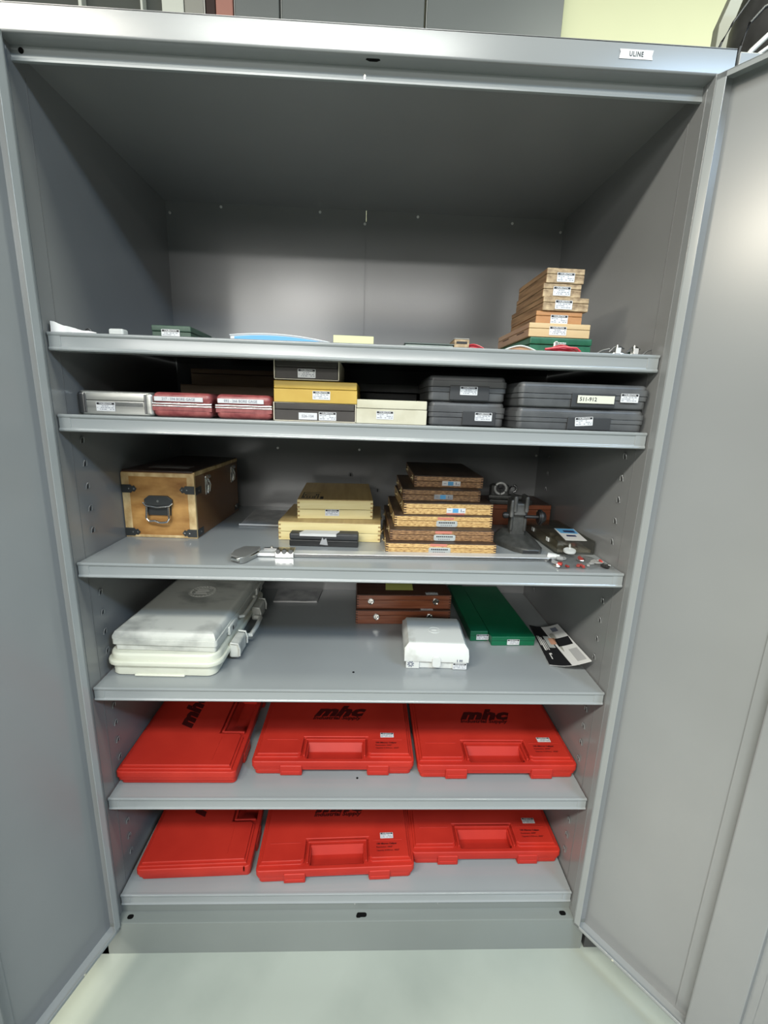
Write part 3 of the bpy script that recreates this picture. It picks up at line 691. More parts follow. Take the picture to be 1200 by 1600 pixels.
strips('barcode_print', (.68, .68), (.86, .86), .82, .93, .0012, GINK, .0004, 2)
strips('fine_print', (.74, .74), (.94, .94), .06, .34, .0012, mat('light_grey_ink', (.5, .5, .5), .5), .0004, 3)
for u0, u1, v0, v1 in ((.10, .145, .34, .70), (.17, .20, .36, .68), (.23, .25, .36, .62), (.05, .08, .46, .70), (.16, .19, .14, .27), (.19, .24, .25, .28)):
    strips('white_lettering', (u0, u0), (u1, u1), v0, v1, .0012, PAPER, .0004, 1)
b = B(); b.box(.048, .080, -.010, .13, .001, .022, .005); b.obj('clear_blister', CLEAR, pk)

# ------------------------------------------------------------------ shelf three (z 1.041)
Z3 = 1.0412
# wooden instrument chest
t = thing('instrument_chest', 'honey-coloured wooden chest with metal corner plates and a drop handle', 'chest', (.1205, .2165, Z3), RAD(-2.0))
w_, d, h = .176, .318, .168; hw = w_ / 2
b = B(); b.box(-hw, hw, 0, d, 0, h - .012, .0018); b.obj('body', CASES, t)
b = B(); b.box(-hw + .001, hw - .001, -.0012, .004, .001, h - .014, .0008); fr_ = b.obj('end_panel', CASEW, t)
b = B()
b.box(-hw - .0005, -hw + .018, -.0022, .006, 0.0, h - .008, .0012); b.box(hw - .018, hw + .0005, -.0022, .006, 0.0, h - .008, .0012); b.box(-hw, hw, -.0020, .004, h - .016, h - .006, .0012); b.box(-hw, hw, -.0020, .004, 0, .007, .0012)
b.obj('worn_edge', CASEL, t)
b = B(); b.box(-hw, hw, 0, d, h - .0115, h - .004, .0018); b.box(hw - .006, hw + .0012, 0, d, h - .0125, h - .0028, .001, mi=1); b.box(-hw + .003, hw - .002, -.0005, d, h - .005, h, .0018, mi=2)
lid = b.obj('lid', [CASES, CASEL, CASED], t)
b = B(); b.box(-.045, .055, .05, .085, 0, .0006); b.obj('paper_label', mat('faded_label', (.13, .12, .11), .4), lid, loc=(0, 0, h))
def corner_plate(t, x0, z, sg, side=False):
    b = B()
    pts = [(0, -.010), (.022, -.010), (.025, -.006), (.030, -.008), (.036, 0), (.030, .008), (.025, .006), (.022, .010), (0, .010)]
    pts = [(sg * p[0], p[1]) for p in pts]
    b.prism(pts, 0, .0012, .0003)
    o = b.obj('corner_plate', PLATE, t, loc=(x0, -.0024, z), rot=FRONT)
    b = B(); b.cyl((sg * .018, 0, .0014), .0018, .0012, seg=10); b.cyl((sg * .030, 0, .0014), .0018, .0012, seg=10); b.obj('rivet', CHROME, o)
for x0, sg in ((-hw, 1), (hw, -1)):
    for z in (.0135, .122): corner_plate(t, x0, z, sg)
for yy, z in ((.020, .013), (.020, .118), (d - .02, .016)):
    b = B(); b.box(hw, hw + .0012, yy - .018, yy + .018, z - .009, z + .009, .0005); b.cyl((hw + .0015, yy, z), .0018, .001, 'X', 8, mi=1); b.obj('corner_plate', [PLATE, CHROME], t)
hd = B()
hd.prism([(-.034, 0), (-.034, .012), (-.022, .021), (.022, .021), (.034, .012), (.034, 0), (.022, -.004), (-.022, -.004)], 0, .006, .0012); hp = hd.obj('handle_plate', PLATE, t, loc=(0, -.0022, .086), rot=FRONT)
b = B(); b.cyl((0, .008, .0065), .003, .002, seg=12); b.obj('rivet', CHROME, hp)
b = B(); b.prism([(-.030, 0), (.030, 0), (.028, -.026), (-.028, -.026)], 0, .003, .0006); b.obj('handle_backplate', PLATE, hp, loc=(0, -.002, 0))
b = B(); b.tube([(-.036, .004, .008), (-.028, -.003, .010), (.0, -.006, .012), (.028, -.003, .010), (.036, .004, .008)], .0020, 8)
b.tube([(-.027, -.006, .009), (-.028, -.034, .012), (-.022, -.041, .012), (-.008, -.040, .012), (.002, -.044, .012), (.012, -.044, .012), (.022, -.042, .012), (.027, -.034, .012), (.026, -.006, .009)], .0026, 8); b.obj('handle_bail', CHROME, hp)
for yy in (.070, .262):
    b = B(); b.box(hw, hw + .003, yy - .010, yy + .010, .100, .146, .001); b.tube([(hw + .004, yy - .006, .140), (hw + .009, yy - .007, .125), (hw + .006, yy - .005, .106)], .0022, 8); b.tube([(hw + .004, yy + .006, .140), (hw + .009, yy + .007, .125), (hw + .006, yy + .005, .106)], .0022, 8); b.cyl((hw + .006, yy, .146), .0055, .014, 'Y', 12)
    b.obj('draw_latch', CHROME, t)
b = B(); b.cyl((hw + .002, .285, .022), .004, .004, 'X', 12); b.obj('side_button', CHROME, t)

# folded papers behind
o = thing('folded_papers', 'small pile of folded white papers behind the pine boxes', 'papers', (.318, .345, Z3), RAD(-1))
for k in range(3):
    b = B(); b.prism([(-.045 + k * .003, 0 + k * .002), (.066, 0), (.055, .178), (-.052 + k * .002, .176)], k * .0018, k * .0018 + .0014, .0004); b.obj('paper_sheet', PAPER2 if k == 2 else PAPER, o)
b = B(); b.tube([(-.045, 0, .0030), (.065, 0, .0030)], .0028, 8); b.obj('folded_edge', PAPER, o)

pb = wood_box('large pale pine box, lower of the pine pair', 'box', (.535, .217, Z3), RAD(-1.4), .256, .205, .0485, .022, PINE, PINE, ENDL, None, PINETOP, nf=4, clasp=[(1, .03), (1, .17)])
pu = wood_box('smaller pale pine box with a black stamp, on the large pine box', 'box', (.5465, .254, Z3 + .0487), RAD(2.6), .193, .255, .0505, .0245, PINE, PINE, ENDL, None, PINETOP, nf=4, clasp=[(-1, .05), (-1, .20), (1, .06), (1, .19)])
sticker(pu, (-.008, -.0004, .0165), FRONT, 1.0)
b = B()
x0, y0 = 0, 0
for (a, c, e, f) in [(-.022, .024, .098, .101), (-.022, -.019, .02, .10), (-.014, .016, .076, .080), (-.015, .016, .055, .058), (-.016, -.013, .058, .074), (.013, .016, .058, .074), (-.018, .012, .020, .024), (-.018, -.015, .024, .046), (-.010, -.007, .026, .046), (-.003, .0, .026, .046), (.005, .008, .026, .046), (.010, .013, .02, .05), (.018, .021, .02, .080), (.026, .034, .014, .044)]:
    b.box(a, c, e, f, 0, .0004)
b.obj('black_stamp', INK, pu, loc=(-.066, -.006, .0505), smooth=False)

t = thing('gauge_bar_case', 'slim dark grey case with torn white paper taped on top, before the pine boxes', 'case', (.5255, .169, Z3), RAD(-1.2))
b = B(); b.box(-.083, .083, 0, .032, 0, .016, .002); b.obj('base', BLACKP, t)
b = B(); b.box(-.083, .083, 0, .032, .0165, .0315, .003); b.box(.036, .081, .002, .030, .030, .0335, .001); b.obj('lid', noisy(mat('dark_grey_plastic', (.035, .037, .04), .5), (.03, .032, .034), (.045, .047, .05), (20, 20, 20)), t)
b = B(); b.prism([(-.060, .004), (-.020, .001), (.028, -.001), (.034, .016), (.040, .031), (-.050, .031)], .0316, .0322); b.box(-.058, .030, -.0008, .0, .026, .032); b.obj('torn_paper', PAPER, t)
b = B(); b.faces([(-.010, -.0010, .006), (.010, -.0010, .004), (.006, -.0014, .022), (.000, -.0014, .018), (-.003, -.001, .024)], [(0, 1, 2, 3), (0, 3, 4)]); b.obj('tape_scrap', PAPER2, t)

# long caliper lying along the front
t = thing('long_caliper', 'long steel height-gauge style caliper lying along the front of the shelf', 'caliper', (.35, .075, Z3), RAD(.7))
b = B(); b.box(.025, .712, .010, .038, .0015, .0085, .0008); b.obj('beam', SATIN, t)
b = B(); b.box(.10, .705, .0095, .0105, .0025, .0078, .0002); b.box(.045, .10, .036, .044, .0085, .012, .0008); b.obj('beam_edge_strip', DCHROME, t)
b = B(); b.prism([(-.012, -.022), (.000, -.030), (.012, -.040), (.022, -.034), (.036, .004), (.040, .030), (.036, .042), (.000, .042), (-.014, .012)], .001, .015, .002); hd_ = b.obj('jaw', mat('grey_jaw_steel', (.34, .34, .33), .35, .7), t)
b = B(); b.tube([(-.008, -.030, .010), (.006, -.040, .010), (.018, -.030, .010), (.034, .0, .010), (.038, .012, .010)], .0035, 8); b.obj('jaw_tip', CHROME, hd_)
b = B(); b.box(.076, .118, .004, .042, .0, .014, .0015); sl_ = b.obj('slider', CHROME, t)
b = B()
for k in range(3): b.cyl((.083 + k * .014, .008, .0145), .0055, .010, 'Y', 12, bev=.001)
b.obj('adjusting_screw', DCHROME, sl_)
b = B(); b.cyl((.062, .044, .012), .004, .004, seg=12); b.obj('lock_screw', NICKEL, t)

# brown finger-jointed stack, six boxes
ST = [(.8055, .133, .262, 1.0412, .0258, .215, GOAK, 'bottom'), (.809, .1525, .250, 1.0672, .0270, .27, DOAK, 'second from the bottom'),
      (.8155, .1805, .241, 1.0944, .0280, .24, GOAK, 'third from the bottom'), (.8285, .1945, .221, 1.1226, .0284, .25, GOAK, 'fourth from the bottom'),
      (.8135, .2195, .195, 1.1512, .0284, .24, DOAK, 'fifth from the bottom'), (.8355, .2555, .177, 1.1798, .0288, .29, DOAK, 'topmost')]
for i, (x, y, w_, z, h, d, m, pos) in enumerate(ST):
    extra = 'silver nameplate' if i < 3 else 'blue and white label'
    rz = RAD([.2, 1.2, 1.4, 2.2, .3, -.3][i])
    wb = wood_box(f'brown jointed box with {extra}, {pos} of its stack', 'box', (x, y, z), rz, w_, d, h, h * .52, m, m, ENDG, 'finger-jointed micrometer boxes', LIDW, nf=4, clasp=[(-1, .06), (-1, d - .06)])
    if i < 3:
        b = B(); b.prism([(-.026, -.0055), (-.022, -.0075), (.022, -.0075), (.026, -.0055), (.026, .0055), (.022, .0075), (-.022, .0075), (-.026, .0055)], 0, .0008, .0002); npx = [-.004, .006, .008][i]
        npl = b.obj('nameplate', mat('silver_nameplate', (.66, .70, .68), .35, .2), wb, loc=(npx, -.0004, .0085), rot=FRONT)
        b = B()
        for k in range(9): b.box(-.020 + k * .0045, -.0168 + k * .0045, .0012, .0044, .0008, .0011)
        for k in range(6): b.box(-.015 + k * .005, -.0125 + k * .005, -.0044, -.003, .0008, .0011)
        b.obj('plate_lettering', INK, npl, smooth=False)
        b = B(); b.box(-.020, .020, -.0006, 0, .0185, .0245); b.obj('red_tape', PINKP, wb, loc=(npx - .003, 0, 0))
    else:
        b = B(); b.box(-.023, .024, -.0007, 0, .0045, .0165); pl_ = b.obj('paper_label', STICK if i != 4 else PAPER2, wb, loc=([0, 0, 0, .018, .004, .006][i], 0, 0))
        b = B(); b.box(-.008, .006, -.0011, -.0006, .0055, .0155, mi=0); b.box(.012, .014, -.001, -.0006, .007, .014, mi=1); b.box(.016, .0215, -.001, -.0006, .0075, .009, mi=1); b.box(-.019, -.012, -.001, -.0006, .010, .011, mi=1); b.obj('label_print', [BLUEP, GINK], pl_, smooth=False)
        if i == 3: b = B(); b.box(-.005, .040, -.0006, 0, .0005, .0040); b.obj('red_tape', PINKP, wb)

# red-brown box behind, with gauge head on it
rb = wood_box('plain red-brown wooden box at the back behind the micrometer stand', 'box', (1.082, .425, Z3), RAD(2), .20, .14, .064, .048, RBOX, RBOX, None, None, wood('red_brown_dark_top', (.05, .02, .012), (.09, .035, .02), (30, 8, 20)), nf=3)
b = B(); b.torus((.062, -.001, .040), .006, .0014, 'Y', 16, 6, a0=.2, a1=4.2); b.cyl((.054, -.002, .030), .0022, .003, 'Y', 10); b.tube([(.056, -.002, .031), (.066, -.002, .045), (.074, -.002, .046)], .0010, 6); b.obj('hook_clasp', BRASS, rb)
t = thing('dial_gauge', 'dark gauge head with a pale ring dial resting on the red-brown box', 'gauge', (1.045, .43, Z3 + .0645), RAD(-8))
b = B()
b.prism([(-.052, -.018), (.060, -.016), (.075, -.004), (.075, .010), (.02, .020), (-.052, .020)], 0, .014, .003)
b.prism([(-.055, -.016), (.000, -.014), (.05, -.008), (.03, .014), (-.05, .018)], .014, .028, .005); b.box(-.052, .004, -.014, .016, .02, .058, .008, 3); gb = b.obj('body', CAST, t)
b = B(); b.torus((-.024, -.020, .048), .0165, .0042, 'Y', 28, 8); b.obj('ring_dial', mat('pale_ring', (.55, .56, .54), .4, .3), gb)
b = B(); b.cyl((-.024, -.018, .048), .0125, .004, 'Y', 20, mi=0); b.box(-.031, -.017, -.024, -.012, .048, .062, .002); b.box(-.0255, -.0225, -.0245, -.02, .030, .048, .0008); b.obj('dial_centre', BLACKP, gb)
b = B(); b.torus((.016, .0, .046), .010, .0035, 'Y', 16, 8, a0=-1.6, a1=1.6); b.cyl((.012, 0, .046), .006, .02, 'Y', 12); b.obj('thumb_wheel', DCHROME, t)

# micrometer stand
t = thing('micrometer_stand', 'dark cast micrometer stand with black knob, right of the brown stack', 'stand', (1.012, .200, Z3), RAD(-4))
base = [(-.052, .075), (-.058, .045), (-.050, .010), (-.020, -.040), (.010, -.058), (.040, -.055), (.050, -.030), (.052, .005), (.045, .050), (.030, .095), (-.030, .100)]
t2 = bmesh.new()
lv = [(0, 1.0, 0), (.010, 1.0, 0), (.014, .93, 0), (.026, .70, .02), (.034, .50, .03)]
vs = []
for z, k, sh in lv: vs.append([t2.verts.new((p[0] * k, p[1] * k + sh, z if p[1] > -.02 else min(z, .018 + z * .2))) for p in base])
n = len(base)
for A, Bq in zip(vs, vs[1:]):
    for i in range(n): t2.faces.new((A[i], A[(i + 1) % n], Bq[(i + 1) % n], Bq[i]))
t2.faces.new(vs[-1]); t2.faces.new(vs[0][::-1]); bmesh.ops.recalc_face_normals(t2, faces=t2.faces)
b = B(); b._merge(t2); b.obj('base', CAST, t)
b = B(); b.prism([(.004, -.001), (.042, -.001), (.042, .0085), (.004, .0085)], 0, .0012, .0004); b.obj('nameplate', DCHROME, t, loc=(-.008, -.0574, .002), rot=(PI / 2, 0, RAD(2)))
b = B()
b.prism([(-.020, 0), (.020, 0), (.016, .034), (.014, .062), (-.014, .062), (-.018, .034)], -.010, .010, .003, mtx=Matrix.Translation((0, .030, .026)) @ Matrix.Rotation(PI / 2, 4, 'X'))
for q in (-1, 1): b.box(q * .017 - .004, q * .017 + .004, .018, .042, .036, .088, .003)
b.obj('post', CAST, t)
b = B()
b.box(-.017, .017, .010, .046, .078, .112, .006, 3)
for q in (-1, 1): b.box(q * .014 - .005, q * .014 + .005, .004, .048, .088, .130, .004, 3)
b.box(-.026, -.016, .006, .046, .074, .120, .004, 3); b.obj('clamp', noisy(mat('satin_grey_clamp', (.16, .16, .155), .35, .3), (.12, .12, .115), (.2, .2, .195), (40, 40, 40)), t)
b = B(); b.cyl((.034, .018, .076), .0045, .040, 'X', 12); b.cyl((-.034, .018, .078), .008, .014, 'X', 14, bev=.002); b.cyl((.052, .018, .076), .020, .010, 'X', 18, bev=.003); b.cyl((.060, .018, .076), .017, .010, 'X', 18, r2=.012, bev=.002); b.obj('knob', BLACKP, t)

# clear plastic box with card on it
t = thing('clear_box', 'clear plastic parts box standing by the right cabinet wall', 'box', (1.136, .150, Z3), RAD(2))
hw, d, h, th = .047, .21, .032, .0014
b = B(); b.box(-hw, hw, 0, d, 0, th); b.box(-hw, -hw + th, 0, d, 0, h); b.box(hw - th, hw, 0, d, 0, h); b.box(-hw, hw, 0, th, 0, h); b.box(-hw, hw, d - th, d, 0, h); b.obj('tray', CLEAR, t, smooth=False)
b = B(); b.box(-hw - .001, hw + .001, -.001, d + .001, h, h + .002, .0006); b.obj('lid', CLEAR, t)
b = B(); b.box(-hw - .003, -hw, .045, .060, .018, .028, .001); b.box(-hw - .003, -hw, .140, .155, .018, .028, .001); b.obj('latch', TRANSW, t)
b = B(); b.box(-hw + .004, hw - .004, .006, d - .006, .002, .010, .002); b.cyl((0, .06, .014), .008, .07, 'Y', 12); b.cyl((.02, .13, .013), .007, .06, 'X', 12); b.obj('parts_inside', mat('brownish_parts', (.32, .28, .22), .5), t)
o = thing('printed_card', 'blue and white printed card lying on the clear parts box', 'card', (1.146, .205, Z3 + .0346), RAD(-2))
b = B(); b.prism([(-.034, -.052), (.018, -.052), (.030, .056), (-.022, .056)], 0, .0010); b.obj('card', PAPER, o)
b = B(); b.prism([(-.022, .010), (.022, .006), (.028, .054), (-.020, .054)], .001, .0013, mi=0); b.prism([(-.010, .018), (.018, .016), (.02, .036), (-.008, .036)], .0013, .0016, mi=1); b.prism([(-.018, -.020), (.006, -.022), (.008, -.008), (-.015, -.007)], .001, .0014, mi=1); b.obj('card_print', [BLUEP, mat('navy_ink', (.02, .03, .10), .5)], o, smooth=False)
# bag of small parts
t = thing('parts_bag', 'crumpled clear bag spilling small red, white and black fittings at the shelf corner', 'bag', (1.108, .085, Z3))
b = B(); rn = random.Random(4); g = 9
vs = []; fs = []
for j in range(g):
    for i in range(g):
        u, v = i / (g - 1) - .5, j / (g - 1) - .5
        vs.append((u * .135 - v * .02, v * .085 - u * .0, .002 + max(0, .012 * (1 - 4 * u * u) * (1 - 4 * v * v)) + rn.uniform(0, .007) * (1 - abs(2 * u) ** 3)))
for j in range(g - 1):
    for i in range(g - 1): a = j * g + i; fs.append((a, a + 1, a + g + 1, a + g))
b.faces(vs, fs); b.obj('bag_film', BAGCL, t, smooth=False)
fm = [mat('red_fitting', (.8, .08, .06), .4), PAPER, BLACKP, CHROME]
for k in range(18):
    b = B(); x, y = rn.uniform(-.055, .06), rn.uniform(-.030, .028); r = rn.uniform(.0045, .0085); mi = rn.choice([0, 0, 1, 1, 1, 2, 3])
    if k % 3 == 0: b.torus((0, 0, .003), r * 1.2, .0018, 'Z', 14, 6)
    elif k % 3 == 1: b.cyl((0, 0, r * .6), r * .6, .014, 'X', 10, bev=.0006)
    else: b.box(-r, r, -r * .6, r * .6, 0, r * .8, .001)
    b.obj('fitting', fm[mi], t, loc=(x, y, .001), rot=(0, 0, rn.uniform(0, 3)))
o = B().cyl((0, 0, .008), .008, .020, 'X', 16, bev=.001).cyl((.010, 0, .012), .003, .012, 'X', 8).obj('plastic_bung', TRANSW, loc=(1.062, .108, Z3), rot=(0, 0, -.5)); tag(o, 'small white plastic bung lying left of the clear bag of fittings', 'bung')
o = B().cyl((0, 0, .004), .014, .006, seg=20, bev=.001).box(-.002, .002, .004, .034, .006, .010, .001).obj('plastic_key', TRANSW, loc=(1.112, .130, Z3 + .012), rot=(.15, 0, -.4)); tag(o, 'round white plastic key with a short stem before the clear parts box', 'key')

# ------------------------------------------------------------------ shelf two (z 1.341)
Z2 = 1.3412
t = thing('aluminium_case', 'brushed aluminium case with dark corner caps at the left end of its shelf', 'case', (.1085, .088, Z2), RAD(0))
w_, d, h = .149, .24, .0478; hw = w_ / 2
b = B(); b.prism(rrect(-hw, hw, 0, d, .010, 5), 0, .0285, .001, chb=.003); b.obj('lower_shell', ALU, t)
b = B(); b.prism(rrect(-hw, hw, 0, d, .010, 5), .0295, h, .005, chb=.0005); b.obj('upper_shell', ALU, t)
for q in (-1, 1):
    b = B(); x0 = q * (hw + .0015); x1 = q * (hw - .016); b.box(min(x0, x1), max(x0, x1), -.0015, .020, .001, h - .002, .006, 3); c_ = b.obj('corner_cap', DCHROME if q < 0 else ALU, t)
    x0 = q * (hw - .0165); x1 = q * (hw - .0125); b = B(); b.box(min(x0, x1), max(x0, x1), -.0020, .010, .004, h - .005, .001); b.obj('cap_strip', DCHROME, c_)
b = B(); b.box(-.005, .055, -.0006, .0, .018, .026, .0002); b.obj('closure_strip', CHROME, t)
sticker(t, (-.020, -.0010, .0165), FRONT, 1.05)

def bore(label, loc, rz, w_, txt):
    t = thing('bore_gauge_case', label, 'case', loc, rz, 'maroon bore gauge cases'); hw = w_ / 2; d = .19; h = .0495
    b = B(); b.box(-hw, hw, 0, d, 0, .0245, .0105, 4); b.box(-hw, hw, 0, d, .0125, .0245, .0); b.obj('lower_shell', BORE, t)
    b = B(); b.box(-hw, hw, 0, d, .0255, h, .0105, 4); b.obj('upper_shell', BORE, t)
    b = B(); b.box(-hw - .0008, hw + .0008, -.0008, d + .0008, .0205, .0232, .0006); b.box(-hw - .0008, hw + .0008, -.0010, d + .0008, .0245, .0285, .001); b.obj('chrome_band', CHROME, t)
    b = B(); b.box(-w_ * .46, w_ * .36, -.0012, -.0002, .0315, .0405, .0003); tp = b.obj('embossed_tape', STICK, t)
    link('tape_lettering', text_mesh(txt, .0072, GINK, bold=.0001, sx=.98), tp, None, (-w_ * .05, -.0014, .0358), FRONT)
bore('worn maroon case with chrome band, next to the aluminium case', (.2435, .085, Z2), RAD(-.5), .120, '217 - 594 BORE GAGE')
bore('worn maroon case with chrome band, next to the dark box under the yellow box', (.369, .085, Z2), RAD(.5), .114, '092 - 266 BORE GAGE')

def slip_box(label, loc, rz, w_, d, h, m, edge, stick, plate=None, name='cardboard_box', sidem=None):
    t = thing(name, label, 'box', loc, rz); hw = w_ / 2
    if edge:
        b = B(); b.box(-hw, -hw + .0022, 0, d, 0, h, .0004); b.box(hw - .0022, hw, 0, d, 0, h, .0004); b.box(-hw, hw, 0, d, 0, .0018, .0004); b.box(-hw, hw, .002, d, h - .0012, h, .0004); b.obj('sleeve', edge, t)
        hw -= .003
    z0 = .002 if edge else 0
    b = B(); b.box(-hw, hw, .0015, d - .001, z0, h * .60, .0008); b.obj('base', m, t)
    b = B(); b.box(-hw + .0005, hw - .0005, .0002, d - .001, h * .60 + .0006, h - .0016, .0016); b.obj('lid', m, t)
    if stick: sticker(t, (stick[0], .0010, stick[1]), FRONT, 1.0)
    if plate:
        b = B(); b.box(-.0225, .0155, .0008, .0016, -.007, .007, .0002); p = b.obj('part_number_label', STICK, t, loc=(plate[0], 0, plate[1])); link('label_lettering', text_mesh(plate[2], .0075, GINK), p, None, (-.004, .0005, 0), FRONT)
    return t
slip_box('charcoal box in a cream sleeve at the bottom of the pile under the yellow box', (.5155, .080, Z2), 0, .170, .20, .0375, CHAR, CREAMEDGE, (.026, .0115), (-.011, .0105, '526-104'))
slip_box('mustard yellow box lying between two charcoal boxes', (.517, .078, Z2 + .0380), RAD(-.8), .170, .20, .0440, YEL, None, (.012, .0150))
slip_box('charcoal box with cream edges on top of the yellow box', (.499, .080, Z2 + .0825), 0, .132, .19, .0400, CHAR, CREAMEDGE, (.000, .0130))
slip_box('stained cream plastic box beside the pile of charcoal and yellow boxes', (.6745, .080, Z2), RAD(.4), .147, .17, .0500, CREAM, None, (-.014, .0175))

def grey_case(label, loc, rz, w_, d, h, panel, stick, plate=None, group='dark grey gauge cases on the second shelf'):
    t = thing('gauge_case', label, 'case', loc, rz, group); hw = w_ / 2
    b = B(); b.prism(rrect(-hw + .003, hw - .003, .003, d - .003, .010, 4), 0, h * .36, .001, chb=.004); b.prism(rrect(-hw + .001, hw - .001, .001, d - .001, .010, 4), h * .36, h * .55, .0006, chb=.001); b.obj('lower_shell', DGREY, t)
    b = B(); b.prism(rrect(-hw, hw, 0, d, .011, 4), h * .565, h * .80, .0006, chb=.0006); b.prism(rrect(-hw + .003, hw - .003, .004, d - .004, .010, 4), h * .79, h, .006, chb=.0002); b.obj('upper_shell', DGREY, t)
    b = B(); b.box(panel[0], panel[1], -.0012, .004, h * .06, h * .62, .0008); b.obj('latch_panel', DGREY2, t)
    sticker(t, (stick[0], -.0016, stick[1]), (PI / 2, stick[2] if len(stick) > 2 else 0, 0), 1.0)
    if plate:
        b = B(); b.box(-.037, .037, -.0028, -.0012, -.0075, .0075, .0003); p = b.obj('part_number_label', mat('cream_label', (.78, .78, .66), .5), t, loc=plate[:3])
        link('label_lettering', text_mesh('511-912', .0105, INK, bold=.0001), p, None, (-.016, -.0030, 0), FRONT)
    return t
grey_case('short dark grey case, lower of the pair beside the cream box', (.8325, .080, Z2), RAD(.3), .163, .20, .0500, (-.010, .060), (.034, .021))
grey_case('short dark grey case, upper of the pair beside the cream box', (.8295, .078, Z2 + .0503), RAD(-.3), .165, .20, .0515, (-.037, .045), (.002, .022))
grey_case('long dark grey case, lower of the pair at the right cabinet wall', (1.0530, .032, Z2), RAD(-.2), .262, .20, .0435, (-.028, .060), (.005, .019, RAD(-4)))
grey_case('long dark grey case with cream number label, upper of the right-hand pair', (1.0535, .031, Z2 + .0440), RAD(.1), .263, .20, .0480, (-.026, .062), (.090, .023), (.022, -.001, .018))
# things in the shadow behind
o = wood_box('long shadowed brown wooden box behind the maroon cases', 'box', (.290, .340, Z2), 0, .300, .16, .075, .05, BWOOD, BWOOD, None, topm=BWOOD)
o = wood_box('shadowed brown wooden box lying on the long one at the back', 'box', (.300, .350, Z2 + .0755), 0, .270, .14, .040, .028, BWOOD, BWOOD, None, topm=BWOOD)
t = thing('gauge_case', 'dark flat case with an overhanging lid behind the cream box', 'case', (.665, .300, Z2)); b = B(); b.box(-.085, .085, .01, .2, 0, .070, .003); b.obj('base', BLACKP, t); b = B(); b.prism([(-.10, 0), (.095, 0), (.105, .2), (-.10, .2)], .0705, .092, .004); b.obj('lid', DGREY, t)

# ------------------------------------------------------------------ shelf one (z 1.489)
Z1 = 1.4892
gs = thing('case_stack_base', 'green metal case at the bottom of the stack on the top shelf', 'case', (1.0215, .100, Z1), RAD(1.0)); hw = .065
b = B(); b.box(-hw, hw, .002, .205, 0, .0225, .001); b.obj('base', GREENM, gs)
b = B(); b.box(-hw - .001, hw + .001, 0, .207, .0232, .0375, .0025); b.obj('lid', GREENM, gs)
gs.name = 'metal_case'
b = B(); b.box(-.016, .010, -.0018, .002, .017, .028, .0008); b.box(-.014, -.008, -.003, -.001, .018, .030, .0005); b.obj('catch', NICKEL, gs)
def plain_box(label, loc, rz, w_, d, h, m, sm, st, group=None, seam=None):
    t = thing('wooden_box', label, 'box', loc, rz, group); hw = w_ / 2; seam = seam or h * .6
    b = B(); b.box(-hw, hw, 0, d, 0, seam - .0003, .0010); b.obj('base', m, t)
    b = B(); b.box(-hw, hw, 0, d, seam + .0003, h, .0012); b.obj('lid', m, t)
    b = B(); b.box(-hw - .0006, -hw, .002, d - .002, .001, seam - .001); b.box(-hw - .0006, -hw, .002, d - .002, seam + .001, h - .001); b.obj('side_board', sm, t, smooth=False)
    if st: sticker(t, (st[0], -.0005, st[1]), FRONT, 1.0)
    return t
lp = plain_box('light tan card box on the green metal case in the top-shelf stack', (1.0155, .100, Z1 + .0378), RAD(1.0), .128, .215, .0270, LPW, wood('pinkish_tan_side', (.34, .20, .12), (.42, .26, .16), (10, 10, 40)), (-.004, .0125))
for yy in (.05, .15):
    b = B(); b.box(-.0655, -.0640, yy - .022, yy + .022, .012, .0135); b.obj('side_slot', ENDG, lp)
ob = plain_box('orange-brown box between the light tan box and the darker tan boxes', (1.013, .104, Z1 + .0651), RAD(1.0), .096, .16, .0235, ORW, TANS, (0, .008))
plain_box('widest speckled tan box, directly above the orange-brown one', (1.0225, .100, Z1 + .0889), RAD(2), .095, .19, .0255, TANW, TANS, (-.005, .0115))
plain_box('speckled tan box, second from the top of the top-shelf stack', (1.0125, .102, Z1 + .1147), RAD(.8), .078, .165, .0255, TANW, TANS, (-.001, .0115))
plain_box('speckled tan wooden box on the very top of the stack', (1.0155, .100, Z1 + .1405), RAD(1.2), .077, .165, .0275, TANW, TANS, (0, .011))

t = thing('metal_case', 'small dull green metal box near the left end of the top shelf', 'case', (.226, .100, Z1), RAD(1)); hw = .038
b = B(); b.box(-hw, hw, .001, .13, 0, .0195, .001); b.obj('base', GREEND, t)
b = B(); b.box(-hw - .001, hw + .001, 0, .132, .0200, .0315, .002); b.obj('lid', GREEND, t)
sticker(t, (-.001, -.0008, .0155), FRONT, 1.0)

t = thing('vinyl_folder', 'sky blue vinyl folder with white edges lying flat on the top shelf', 'folder', (.458, .040, Z1), 0)
def lens(hw, h, k=.12, n=16): return [((2 * i / n - 1) * hw, h * max(0.0, 1 - abs(2 * i / n - 1 + k * 2.2) ** 2.0 / (1 + k * 2.2) ** 2.0)) for i in range(n + 1)]
b = B(); ol = [(p[0], p[1] + .0008) for p in lens(.097, .0128)] ; b.prism([(ol[0][0], 0)] + ol + [(ol[-1][0], 0)], 0, .12, 0, mtx=Matrix.Translation((0, .12, 0)) @ Matrix.Rotation(PI / 2, 4, 'X')); b.obj('cover', WHITEV, t)
b = B(); il = [(p[0], p[1] + .0004) for p in lens(.089, .0108)]; b.prism([(il[0][0], 0)] + il + [(il[-1][0], 0)], 0, .004, 0, mtx=Matrix.Translation((0, .002, 0)) @ Matrix.Rotation(PI / 2, 4, 'X')); b.obj('blue_sleeve', BLUEV, t)
b = B(); b.tube([(p[0], 0, p[1] + .0012) for p in lens(.098, .0128)], .0014, 6); b.obj('edge_piping', WHITEV, t)

